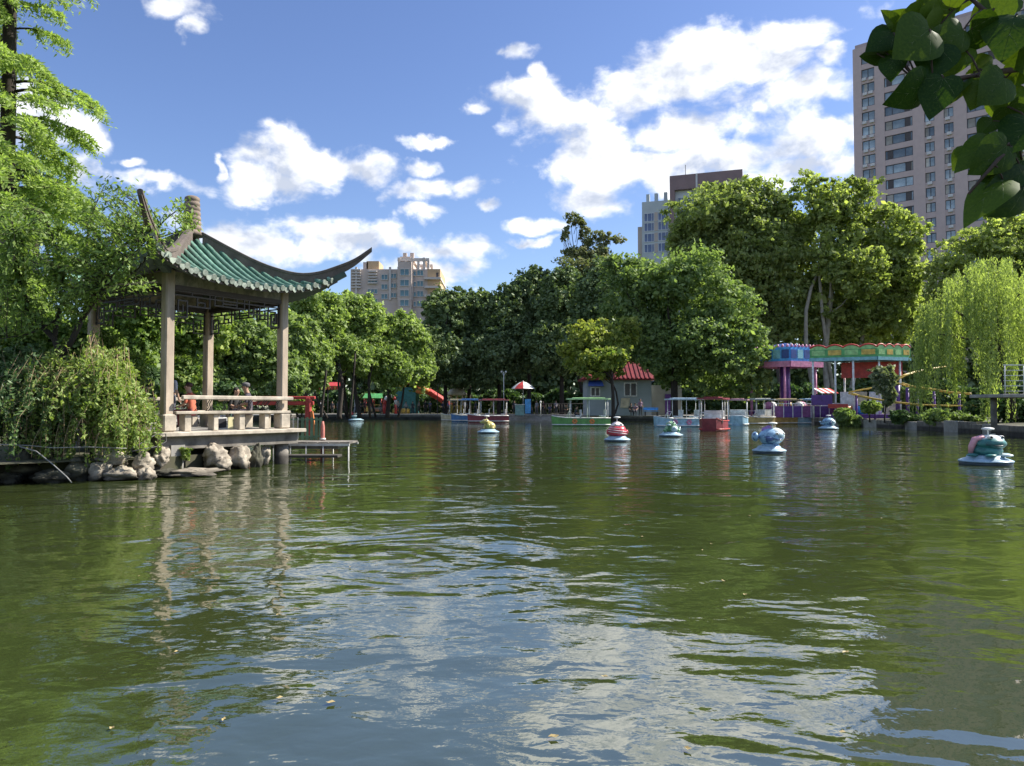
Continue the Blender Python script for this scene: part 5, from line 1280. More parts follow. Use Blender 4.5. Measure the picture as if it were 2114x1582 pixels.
# red scalloped awning
D = 95; q = at(645, 840, D); ra = empty('market_awning', (q.x, D, .6), 0, 'long red scalloped awning behind the pale tree trunks', 'awning'); k_ = D / FPX; L = 62 * k_; z1 = zat(797, D) - .6
MB().slab([(0, 0, z1), (L, 0, z1), (L, 1.6, z1 + .5), (0, 1.6, z1 + .5)], .05).build('awning_cloth', p_red, ra)
for k in range(10): MB().slab([(L * k / 10 + .01, -.03, z1), (L * (k + 1) / 10 - .01, -.03, z1), (L * (k + 1) / 10 - .05, -.03, z1 - .4), (L * (k + .5) / 10, -.03, z1 - .52), (L * k / 10 + .05, -.03, z1 - .4)], .03).build('scallop', p_orange if k % 2 else p_red, ra)
for x in (.1, L / 2, L - .1): MB().tube([(x, .2, -.1), (x, .2, z1)], .05, 6).build('awning_post', m_frame, ra)
# waiting fence by the landing stage
D = 84; q = at(1105, 840, D); fe = empty('queue_fence', (q.x, D, .6), R(-6), 'dark metal fence along the landing stage right of the parasol', 'fence')
for k in range(22): MB().tube([(k * .3, 0, 0), (k * .3, 0, 1.25)], .022, 5).build('fence_bar', m_frame, fe)
for z in (.2, 1.25): MB().tube([(0, 0, z), (6.3, 0, z)], .03, 5).build('fence_rail', m_frame, fe)
# tree trunk guard, plastic barrels and benches
for (px, D, lab) in ((775, 90, 'grey park bench left of the inflatable slide'), (1345, 74, 'blue bench beside the boat house wall')):
    q = at(px, 840, D); o_ = empty('park_bench', (q.x, D, .6), 0, lab, 'bench', 'benches on the far shore'); mm = p_blue if px > 1000 else m_conc
    for k in range(3): MB().box((0, k * .14, .45), (1.5, .11, .04)).build('slat', mm, o_)
    for k in range(2): MB().box((0, .42, .62 + .14 * k), (1.5, .04, .11)).build('slat', mm, o_)
    for x in (-.6, .6): MB().box((x, .2, .21), (.06, .42, .42)).build('leg', m_frame, o_)

# ---------------------------------------------------------------- boats
def water_Y(py):
    a = math.atan((791 - py) / FPX) + PITCH; return 1.5 / math.tan(-a)
def boat(px, py, Lpx, yaw, hull, can, lab, canz=1.95, trim=None, Wd=1.55, flower=None, seats=True, screen=True, sharp=.55, cfrac=(.28, .98)):
    Y = water_Y(py); q = at(px, py, Y); L = Lpx * Y / FPX
    o_ = empty('pedal_boat', (q.x, Y, 0), yaw, lab, 'boat', 'covered boats moored along the landing stage')
    hw = Wd / 2; N_ = 9; vs = []; fs = []
    for i in range(N_):
        t = i / (N_ - 1); x = (t - .5) * L; w = hw * min(1, (sharp + (1 - sharp) * min(1, t / .3))) * (1 if t < .93 else .92); z1 = .62 + .16 * max(0, 1 - t / .35) ** 2
        kx = .18 * L * max(0, 1 - t / .2) * .25
        vs += [(x + kx, -w * .82, -.22), (x, -w, .12), (x - kx * .3, -w, z1), (x - kx * .3, w, z1), (x, w, .12), (x + kx, w * .82, -.22)]
    for i in range(N_ - 1):
        for j in range(6): fs.append((i * 6 + j, i * 6 + 6 + j, i * 6 + 6 + (j + 1) % 6, i * 6 + (j + 1) % 6))
    fs.append(tuple(range(6))); fs.append(tuple(range((N_ - 1) * 6 + 5, (N_ - 1) * 6 - 1, -1)))
    MB().add(vs, fs).build('hull', hull, o_)
    tr = MB()
    for s in (-1, 1): tr.tube([((i / 8 - .5) * L * 1.0, s * (hw + .02) * min(1, (sharp + (1 - sharp) * min(1, i / 8 / .3))), .13) for i in range(9)], .045, 6)
    tr.build('rub_rail', trim or p_white, o_)
    gw_ = MB()
    for s in (-1, 1): gw_.tube([((i / 8 - .5) * L, s * hw * min(1, (sharp + (1 - sharp) * min(1, i / 8 / .3))), .64 + .16 * max(0, 1 - i / 8 / .35) ** 2) for i in range(9)], .035, 5)
    gw_.build('gunwale', trim or p_white, o_)
    x0, x1 = (cfrac[0] - .5) * L, (cfrac[1] - .5) * L
    MB().prism([(x0 - .1, -hw + .0), (x0 + .12, -hw - .1), (x1 - .12, -hw - .1), (x1 + .1, -hw), (x1 + .1, hw), (x1 - .12, hw + .1), (x0 + .12, hw + .1), (x0 - .1, hw)], canz, canz + .10).build('canopy', can, o_)
    MB().box(((x0 + x1) / 2, 0, canz + .13), ((x1 - x0) * .8, Wd * .6, .06), bev=.02).build('canopy_top', can, o_)
    for x in (x0 + .15, (x0 + x1) / 2, x1 - .12):
        for s in (-1, 1): MB().tube([(x, s * (hw - .07), .5), (x, s * (hw - .07), canz)], .026, 6).build('canopy_post', p_white, o_)
    if seats:
        for x in (x0 + .75, x1 - .45):
            b_ = MB().box((x, 0, .78), (.42, Wd * .8, .1), bev=.03).build('seat', p_white, o_); MB().box((x + .2, 0, 1.05), (.07, Wd * .78, .45), bev=.02).build('backrest', p_white, b_)
    if screen:
        MB().tube([(x0 - .1, -hw + .15, .7), (x0 + .12, -hw + .15, 1.15), (x0 + .12, hw - .15, 1.15), (x0 - .1, hw - .15, .7)], .022, 5).build('front_frame', p_white, o_)
    if flower:
        for k, x in enumerate((-.12 * L, .18 * L)):
            f = MB()
            for j in range(6): a = j * math.pi / 3; f.ball((x + .13 * math.cos(a), -hw - .012, .38 + .13 * math.sin(a)), (.09, .025, .09), 8, 5)
            f.build('painted_flower', flower, o_)
    return o_
b_lg = paint('boat_green', (.10, .27, .07)); b_can = paint('canopy_green', (.42, .62, .32)); b_wine = paint('wine_red', (.20, .03, .04)); b_sky = paint('sky_blue', (.28, .46, .58)); b_nav = paint('boat_blue', (.05, .15, .34)); b_mus = paint('mustard', (.45, .33, .12))
boat(1199, 880, 118, R(0), b_lg, b_can, 'green covered boat with orange flower emblems and a pale green canopy', flower=p_orange, canz=2.05)
boat(1008, 872, 84, R(3), b_wine, paint('canopy_red', (.40, .12, .13)), 'dark red covered boat moored in the shade left of the steps', canz=2.1)
boat(962, 870.5, 60, R(4), b_nav, paint('canopy_blue', (.10, .24, .5)), 'blue covered boat moored behind the dark red one left of the steps', canz=2.15)
boat(937, 869.5, 52, R(4), p_cream, p_cream, 'cream covered boat at the left end of the moored boats', canz=2.15)
boat(1400, 882, 95, R(2), b_sky, paint('canopy_paleblue', (.42, .52, .60)), 'pale blue and white covered boat just left of the wine red boat', flower=p_pink, canz=2.0)
boat(1472, 890, 66, R(62), b_wine, b_wine, 'wine red covered boat seen end on, nearest of the moored boats', canz=1.95, trim=p_red, cfrac=(.15, .98))
boat(1523, 879, 44, R(70), b_sky, paint('canopy_rose', (.5, .3, .34)), 'blue covered boat seen end on right of the wine red boat', canz=2.0)
boat(1562, 877, 64, R(14), b_mus, paint('canopy_grey', (.40, .42, .40)), 'mustard covered boat beside the blue end-on boat', canz=2.05)
boat(1612, 876, 72, R(4), b_mus, paint('canopy_sand', (.50, .42, .24)), 'mustard covered boat with a sand canopy, second from the right end of the moored boats', canz=2.05)
boat(1664, 876, 56, R(12), b_sky, paint('canopy_steel', (.24, .38, .52)), 'steel blue covered boat at the right end of the moored boats', canz=2.05)

# ---------------------------------------------------------------- floating animal figures
f_dark = paint('float_dark', (.03, .05, .06)); f_ring = paint('float_ring', (.30, .44, .54), .35); f_eye = paint('eye', (.01, .01, .01), .2)
def floater(px, py, Wpx, yaw, lab, maker):
    Y = water_Y(py); q = at(px, py, Y); r = Wpx * Y / FPX / 2
    o_ = empty('animal_float', (q.x, Y, 0), yaw, lab, 'floating figure', 'animal figures floating on the lake')
    MB().lathe([(.93 * r, -.12), (.95 * r, .02), (.97 * r, .10)], n=28).build('float_skirt', f_dark, o_)
    MB().lathe([(.98 * r, .10), (1.0 * r, .125), (.99 * r, .15), (.86 * r, .20), (.70 * r, .25), (.68 * r, .30), (.60 * r, .34), (.2 * r, .35)], n=28).build('float_ring', f_ring, o_)
    maker(o_, r); o_.scale = (1, 1, .72); return o_
def lampcap(o_, x, y, z):
    MB().tube([(x, y, z - .1), (x, y, z + .16)], .016, 6).build('lamp_stem', p_white, o_)
    MB().lathe([(.03, z + .15), (.15, z + .17), (.15, z + .22), (.06, z + .25)], (x, y, 0), 12).build('lamp_cap', p_white, o_)
def eyes(o_, pts, r=.05):
    for p_ in pts: e = MB().ball(p_, r, 10, 7).build('eye', p_white, o_); v = Vector(p_); MB().ball(v + Vector((0, -r * .7, .01)), r * .6, 8, 6).build('pupil', f_eye, e)
c_teal = mat('figure_teal', (.02, .10, .10), .4, 0, 4.0, col2=(.06, .24, .22), hard=(.40, .6)); c_pale = mat('figure_pale', (.22, .36, .42), .4, 0, 5.0, col2=(.58, .66, .66), hard=(.42, .50)); c_blue = mat('figure_blue', (.05, .10, .24), .4, 0, 6.0, col2=(.28, .46, .62), hard=(.40, .47)); c_dk = paint('figure_navy', (.04, .08, .2), .3); c_pur = paint('figure_purple', (.3, .16, .42), .3)
c_red = paint('figure_red', (.5, .05, .07), .3); c_wr = paint('figure_white', (.72, .64, .64), .3); c_yel = mat('figure_yellow', (.22, .20, .05), .4, 0, 6.0, col2=(.55, .46, .17), hard=(.38, .5)); c_grn = mat('figure_green', (.05, .16, .07), .4, 0, 6.0, col2=(.25, .45, .25), hard=(.42, .52)); c_pk = paint('figure_pink', (.62, .30, .34), .3); c_olive = paint('figure_olive', (.28, .3, .08), .35)
def frog(o_, r):
    s = r / .64
    MB().ball((.02, 0, .50 * s), (.40 * s, .36 * s, .26 * s), 18, 10).build('body', c_teal, o_)
    MB().ball((.08 * s, -.08 * s, .78 * s), (.36 * s, .34 * s, .26 * s), 18, 10, fn=lambda d, q: Vector((q.x * (1.1 if d.z < 0 else 1), q.y, q.z))).build('head', c_teal, o_)
    MB().ball((.10 * s, -.04 * s, .90 * s), (.34 * s, .31 * s, .19 * s), 16, 9).build('head_top', c_pale, o_)
    MB().tube([(-.22 * s, -.28 * s, .74 * s), (.08 * s, -.44 * s, .70 * s), (.38 * s, -.26 * s, .74 * s)], .022, 6).build('mouth', f_dark, o_)
    eyes(o_, [(-.08 * s, -.26 * s, 1.0 * s), (.26 * s, -.24 * s, 1.0 * s)], .07 * s)
    MB().tube([(-.12 * s, -.1, 1.02 * s), (-.30 * s, 0, .92 * s), (-.38 * s, .02, .68 * s), (-.44 * s, 0, .42 * s)], [.09 * s, .10 * s, .085 * s, .06 * s], 8).build('back_stripe', c_pk, o_)
    for x, y in ((-.46, -.1), (.46, -.12), (-.2, -.42), (.25, -.44)): MB().ball((x * s, y * s, .36 * s), (.16 * s, .12 * s, .06 * s), 10, 6).build('foot', c_pale if x > 0 else c_teal, o_)
    lampcap(o_, .08 * s, 0, 1.10 * s)
def fish(o_, r):
    s = r / .54
    MB().ball((.06 * s, 0, .74 * s), (.40 * s, .36 * s, .40 * s), 20, 12, fn=lambda d, q: Vector((q.x, q.y * (1 - .15 * max(0, -d.x)), q.z))).build('body', c_blue, o_)
    MB().ball((.20 * s, -.01, .80 * s), (.29 * s, .34 * s, .36 * s), 16, 10).build('face', c_pale, o_)
    MB().ball((-.46 * s, 0, .76 * s), (.10 * s, .20 * s, .22 * s), 12, 8).build('tail_fin', c_blue, o_)
    MB().tube([(-.36 * s, 0, .72 * s), (-.46 * s, 0, .75 * s)], [.12 * s, .08 * s], 8).build('tail_stem', c_blue, o_)
    for k in range(3): MB().ball((-.16 * s + .08 * s * k, 0, 1.06 * s + .05 * s * k), (.09 * s, .05 * s, .12 * s), 10, 6).build('crest', c_pur, o_)
    eyes(o_, [(.14 * s, -.33 * s, .90 * s), (.40 * s, -.18 * s, .9 * s)], .06 * s)
    MB().tube([(.02 * s, -.36 * s, .68 * s), (.2 * s, -.40 * s, .63 * s), (.38 * s, -.24 * s, .72 * s)], .025, 6).build('mouth', c_dk, o_)
    MB().ball((-.1 * s, -.35 * s, .66 * s), (.14 * s, .05 * s, .11 * s), 10, 6).build('side_fin', c_dk, o_)
    MB().lathe([(.30 * s, .33 * s), (.26 * s, .42 * s)], (.04 * s, 0, 0), 14).build('neck', c_blue, o_); lampcap(o_, .12 * s, 0, 1.16 * s)
def whale(o_, r):
    s = r / .62
    MB().ball((.02, 0, .70 * s), (.38 * s, .36 * s, .36 * s), 18, 11).build('body', c_blue, o_)
    MB().ball((.16 * s, -.06 * s, .64 * s), (.27 * s, .32 * s, .27 * s), 14, 9).build('belly', c_pale, o_)
    MB().tube([(-.28 * s, 0, .5 * s), (-.46 * s, 0, .55 * s), (-.52 * s, 0, .68 * s)], [.12 * s, .07 * s, .04 * s], 8).build('tail', c_blue, o_); MB().ball((-.52 * s, 0, .70 * s), (.06 * s, .2 * s, .05 * s), 10, 6).build('fluke', c_blue, o_)
    eyes(o_, [(.06 * s, -.34 * s, .80 * s), (.34 * s, -.16 * s, .8 * s)], .05 * s); MB().ball((0, -.34 * s, .58 * s), (.1 * s, .05 * s, .13 * s), 10, 6).build('side_fin', c_dk, o_)
    MB().lathe([(.26 * s, .33 * s), (.22 * s, .42 * s)], (0, 0, 0), 14).build('neck', c_blue, o_); lampcap(o_, .02, 0, 1.05 * s)
def redfish(o_, r):
    s = r / .56
    MB().lathe([(.34 * s, .34 * s), (.40 * s, .46 * s), (.41 * s, .60 * s), (.36 * s, .78 * s), (.30 * s, .90 * s)], (0, 0, 0), 20).build('body', c_red, o_)
    MB().lathe([(.30 * s, .90 * s), (.25 * s, 1.0 * s), (.16 * s, 1.10 * s), (.07 * s, 1.16 * s)], (0, 0, 0), 18).build('head', c_wr, o_)
    for k in range(3):
        pts = []
        for j in range(14):
            a = -math.pi * .9 + j / 13 * math.pi * .85; z = (.84 - .12 * k - .02 * j * .6) * s; rr = .40 * s if k else .345 * s; pts.append((rr * math.cos(a), rr * math.sin(a), z))
        MB().tube(pts, .022 * s, 6).build('stripe', c_wr, o_)
    eyes(o_, [(-.10 * s, -.24 * s, 1.0 * s), (.14 * s, -.22 * s, 1.0 * s)], .05 * s)
    for sg in (-1, 1): MB().ball((sg * .40 * s, -.06, .56 * s), (.06 * s, .10 * s, .15 * s), 10, 7).build('side_fin', c_red, o_)
    MB().ball((0, .38 * s, .6 * s), (.05 * s, .14 * s, .2 * s), 10, 7).build('tail_fin', c_red, o_); lampcap(o_, 0, 0, 1.22 * s)
def greendragon(o_, r):
    s = r / .62
    MB().ball((.04 * s, 0, .58 * s), (.34 * s, .32 * s, .30 * s), 18, 10).build('body', c_grn, o_); MB().ball((-.02 * s, -.06 * s, .90 * s), (.24 * s, .24 * s, .2 * s), 16, 9).build('head', c_grn, o_)
    MB().ball((-.14 * s, -.22 * s, .84 * s), (.14 * s, .12 * s, .09 * s), 12, 7).build('snout', c_pale, o_); MB().ball((.12 * s, -.2 * s, .56 * s), (.2 * s, .18 * s, .22 * s), 12, 8).build('belly', c_pale, o_)
    eyes(o_, [(-.12 * s, -.2 * s, 1.02 * s), (.1 * s, -.2 * s, 1.02 * s)], .06 * s)
    for k in range(4): MB().lathe([(.07 * s, 0), (.005, .13 * s)], (.16 * s + .07 * s * k, .08, 1.0 * s - .12 * s * k), 7).build('back_spike', c_pale, o_)
    for sg in (-1, 1): MB().ball((sg * .34 * s, -.18 * s, .46 * s), (.1 * s, .14 * s, .12 * s), 10, 6).build('foot', c_grn, o_)
    MB().tube([(.3 * s, .1, .45 * s), (.48 * s, .12, .5 * s), (.5 * s, .1, .72 * s)], [.1 * s, .07 * s, .02 * s], 7).build('tail', c_pale, o_); lampcap(o_, 0, 0, 1.12 * s)
def yellowbeast(o_, r):
    s = r / .62
    MB().ball((.08 * s, 0, .60 * s), (.30 * s, .28 * s, .36 * s), 16, 10, rot=Matrix.Rotation(R(-32), 3, 'Y')).build('body', c_yel, o_); MB().ball((-.16 * s, -.05, .92 * s), (.22 * s, .22 * s, .2 * s), 16, 9).build('head', c_yel, o_)
    MB().ball((-.34 * s, -.06, .86 * s), (.14 * s, .14 * s, .09 * s), 12, 7).build('snout', c_olive, o_); eyes(o_, [(-.26 * s, -.18 * s, 1.0 * s), (-.08 * s, -.2 * s, 1.02 * s)], .05 * s)
    MB().ball((.0, -.24 * s, .56 * s), (.13 * s, .08 * s, .22 * s), 12, 7).build('belly', c_olive, o_)
    for x, y in ((-.24, -.16), (.28, -.2), (.3, .14)): MB().tube([(x * s * .7, y * s, .5 * s), (x * s, y * s, .36 * s)], [.1 * s, .08 * s], 8).build('leg', c_yel, o_)
    for sg in (-1, 1): MB().lathe([(.05 * s, 0), (.01, .16 * s)], (-.1 * s, sg * .12 * s, 1.06 * s), 7).build('ear', c_yel, o_)
    lampcap(o_, -.08 * s, 0, 1.14 * s)
def tealduck(o_, r):
    s = r / .7
    MB().ball((0, 0, .55 * s), (.42 * s, .34 * s, .28 * s), 16, 9).build('body', c_teal, o_); MB().ball((.22 * s, -.04, .92 * s), (.2 * s, .2 * s, .2 * s), 14, 8).build('head', c_pale, o_)
    MB().tube([(.16 * s, 0, .6 * s), (.22 * s, 0, .85 * s)], [.2 * s, .13 * s], 9).build('neck', c_teal, o_); MB().ball((.42 * s, -.05, .9 * s), (.12 * s, .09 * s, .05 * s), 10, 6).build('beak', p_orange, o_)
    MB().ball((-.32 * s, 0, .9 * s), (.12 * s, .14 * s, .24 * s), 12, 7).build('raised_tail', c_red, o_); MB().ball((-.06 * s, -.32 * s, .58 * s), (.22 * s, .06 * s, .14 * s), 12, 7).build('wing', c_pale, o_); eyes(o_, [(.26 * s, -.2 * s, .98 * s)], .04 * s); lampcap(o_, .2 * s, 0, 1.1 * s)
floater(2035, 959, 100, R(8), 'teal frog figure with a pale head and pink back stripe on the nearest float', frog)
floater(1588, 936, 68, R(0), 'pale blue fish figure with a purple crest and round tail on a float', fish)
floater(1710, 887, 40, R(0), 'small blue whale figure on a float in front of the right bank', whale)
floater(1274, 912, 55, R(0), 'red fish figure with a pointed white head on a float', redfish)
floater(1385, 902, 50, R(0), 'green dragon figure with pale spikes on a float in front of the pale blue boat', greendragon)
floater(1008, 895, 46, R(0), 'yellow beast figure leaning to the left on a float', yellowbeast)
floater(735, 869, 32, R(0), 'tiny teal duck figure on a float near the far stone edge', tealduck)
# ---------------------------------------------------------------- people
def person(px, D, zf, yaw, lab, shirt, pants, hair=(.015, .012, .01), pose='stand', hgt=1.66, skin=(.42, .26, .18), hat=None, long_hair=False, py=None, grp='people around the lake', x=None):
    J = dict(pel=(0, 0, .88), wai=(0, .005, 1.0), che=(0, 0, 1.2), nek=(0, 0, 1.37), jaw=(0, -.012, 1.45), hed=(0, -.012, 1.535), top=(0, 0, 1.60))
    for s, n_ in ((-1, 'l'), (1, 'r')):
        J.update({'hip' + n_: (s * .09, 0, .84), 'kne' + n_: (s * .1, -.01, .47), 'ank' + n_: (s * .1, .025, .09), 'toe' + n_: (s * .115, -.12, .04),
                  'sho' + n_: (s * .165, .0, 1.315), 'elb' + n_: (s * .225, .03, 1.06), 'wri' + n_: (s * .235, -.05, .84), 'han' + n_: (s * .235, -.085, .775)})
    if pose == 'walk':
        J['knel'] = (-.1, -.13, .48); J['ankl'] = (-.1, -.16, .09); J['toel'] = (-.11, -.30, .06); J['kner'] = (.1, .06, .47); J['ankr'] = (.1, .26, .13); J['toer'] = (.11, .16, .04)
        J['elbl'] = (-.22, .12, 1.08); J['wril'] = (-.22, .12, .86); J['hanl'] = (-.22, .11, .79); J['elbr'] = (.22, -.02, 1.07); J['wrir'] = (.2, -.2, .93); J['hanr'] = (.19, -.25, .89)
    if pose in ('hold', 'phone'):
        for s, n_ in ((-1, 'l'), (1, 'r')): J['elb' + n_] = (s * .22, -.02, 1.07); J['wri' + n_] = (s * .09, -.24, 1.1); J['han' + n_] = (s * .05, -.29, 1.13)
    if pose == 'sit':
        dz = -.42
        for k in ('pel', 'wai', 'che', 'nek', 'jaw', 'hed', 'top', 'hipl', 'hipr', 'shol', 'shor', 'elbl', 'elbr'): J[k] = (J[k][0], J[k][1] - (.05 if k in ('che', 'nek', 'shol', 'shor') else .10 if k in ('jaw', 'hed', 'top') else 0), J[k][2] + dz)
        for s, n_ in ((-1, 'l'), (1, 'r')):
            J['kne' + n_] = (s * .11, -.42, .48); J['ank' + n_] = (s * .11, -.40, .09); J['toe' + n_] = (s * .12, -.54, .04)
            J['elb' + n_] = (s * .23, -.05, .68); J['wri' + n_] = (s * .13, -.27, .60); J['han' + n_] = (s * .11, -.34, .58)
    RD = dict(pel=(.145, .11), wai=(.135, .10), che=(.15, .105), nek=(.058, .055), jaw=(.066, .072), hed=(.083, .095), top=(.06, .07))
    for n_ in 'lr': RD.update({'hip' + n_: (.088, .09), 'kne' + n_: (.058, .06), 'ank' + n_: (.04, .042), 'toe' + n_: (.038, .03), 'sho' + n_: (.062, .06), 'elb' + n_: (.042, .042), 'wri' + n_: (.028, .03), 'han' + n_: (.036, .022)})
    E = [('pel', 'wai', 1), ('wai', 'che', 1), ('che', 'nek', 1), ('nek', 'jaw', 0), ('jaw', 'hed', 0), ('hed', 'top', 0)]
    for n_ in 'lr': E += [('pel', 'hip' + n_, 2), ('hip' + n_, 'kne' + n_, 2), ('kne' + n_, 'ank' + n_, 2), ('ank' + n_, 'toe' + n_, 3), ('che', 'sho' + n_, 1), ('sho' + n_, 'elb' + n_, 1), ('elb' + n_, 'wri' + n_, 0), ('wri' + n_, 'han' + n_, 0)]
    names = list(J); me = bpy.data.meshes.new('skeleton'); me.from_pydata([J[k] for k in names], [(names.index(a), names.index(b)) for a, b, _ in E], [])
    tmp = bpy.data.objects.new('skeleton', me); COL.objects.link(tmp); tmp.modifiers.new('skin', 'SKIN'); sub = tmp.modifiers.new('sub', 'SUBSURF'); sub.levels = 1; sub.render_levels = 1
    for i, k in enumerate(names):
        v = me.skin_vertices[0].data[i]; v.radius = RD[k]; v.use_root = (k == 'pel')
    dg = bpy.context.evaluated_depsgraph_get(); bm_ = bpy.data.meshes.new_from_object(tmp.evaluated_get(dg)); bpy.data.objects.remove(tmp)
    mk = lambda n_, c: mat(n_ + '_%02d_%02d_%02d' % tuple(int(q * 99) for q in c), c, .8, .12, 6)
    mats = [mk('skin', skin), mk('cloth', shirt), mk('cloth', pants), mk('shoe', (.04, .035, .03)), mk('hair', hair)]
    S = [(np.array(J[a]), np.array(J[b]), m) for a, b, m in E]
    mb = MB(); vs = [tuple(v.co) for v in bm_.vertices]
    for pl in bm_.polygons:
        c = np.array(pl.center); best = None
        for a, b, m in S:
            t = np.clip(((c - a) @ (b - a)) / ((b - a) @ (b - a) + 1e-9), 0, 1); d = np.linalg.norm(a + (b - a) * t - c)
            if best is None or d < best[0]: best = (d, m)
        mb.f.append(tuple(pl.vertices)); mb.m.append(best[1]); mb.sm.append(True)
    mb.v = vs
    for n_ in 'lr':   # five fingers of unequal length from each palm
        h = Vector(J['han' + n_]); d = (h - Vector(J['wri' + n_])).normalized(); sd = d.cross(Vector((0, 0, 1)) if abs(d.z) < .8 else Vector((0, 1, 0))).normalized(); dn = d.cross(sd).normalized()
        for k, ln in enumerate((.052, .066, .072, .064)):
            b = h + d * .02 + sd * (.021 * (k - 1.5)); mb.tube([b, b + d * ln * .5, b + d * ln * .85 + dn * ln * .28], [.009, .008, .006], 5)
        b = h - d * .02 + sd * .03; mb.tube([b, b + d * .025 + sd * .022, b + d * .05 + sd * .022], [.011, .010, .007], 5)
    hz = Vector(J['hed']); mb.ball(hz + Vector((0, -.097, -.02)), (.012, .018, .02), 6, 4)
    for s in (-1, 1): mb.ball(hz + Vector((s * .03, -.088, .008)), (.012, .008, .007), 6, 4, mi=4); mb.ball(hz + Vector((s * .086, .005, -.01)), (.012, .02, .03), 6, 4)
    mb.ball(hz + Vector((0, -.086, -.062)), (.02, .008, .005), 6, 4, mi=1 if shirt[0] > .3 else 0)
    X = at(px, 840, D).x if x is None else x
    o_ = empty('person', (X, D, zf), yaw, lab, 'person', grp); sc = hgt / 1.66; o_.scale = (sc, sc, sc)
    mb.build('body', mats, o_)
    hb = MB(); hb.ball(hz + Vector((0, .018, .028)), (.098, .105, .088), 12, 8, fn=lambda d, q: Vector((q.x, q.y if d.y > -.35 else q.y * .75, q.z if d.z > -.2 else q.z * .55)))
    if long_hair: hb.ball(hz + Vector((0, .075, -.10)), (.085, .05, .15), 10, 7)
    if hat is None: hb.build('hair', mats[4], o_)
    else:
        hb.build('hair', mats[4], o_); ht = MB(); ht.ball(hz + Vector((0, .01, .06)), (.108, .115, .062), 12, 7); ht.ball(hz + Vector((0, -.11, .045)), (.075, .07, .012), 10, 5); ht.build('cap', mk('cloth', hat), o_)
    return o_
zp = .935
def pvw(a, b): v = Matrix.Rotation(PTH, 2) @ Vector((a, b)); return PC + v
q = pvw(-1.2, .5)
p_ = at(292, 800, 20.4); person(292, 20.4, .93, R(20), 'person in black standing at the left edge of the pavilion, hands held together', (.02, .02, .022), (.03, .03, .035), (.03, .015, .012), 'hold', 1.66, long_hair=True)
p_ = at(346, 800, 20.0); person(352, 20.2, .93, R(160), 'person in a pale grey shirt mostly hidden behind the front pavilion post', (.45, .47, .5), (.10, .10, .12), pose='stand', hgt=1.6)
person(396, 18.95, .93, R(-95), 'person in an orange red top and patterned trousers sitting on the pavilion bench', (.50, .13, .07), (.20, .05, .05), (.05, .02, .015), 'sit', 1.62)
person(482, 20.55, .93, R(75), 'dark haired person in dark clothes sitting low behind the pavilion railing', (.03, .03, .03), (.04, .045, .04), pose='sit', hgt=1.5)
person(515, 20.3, .93, R(-80), 'person in a dark jacket and grey cap sitting on the pavilion bench', (.05, .045, .06), (.16, .13, .15), (.1, .1, .1), 'sit', 1.66, hat=(.12, .12, .13))
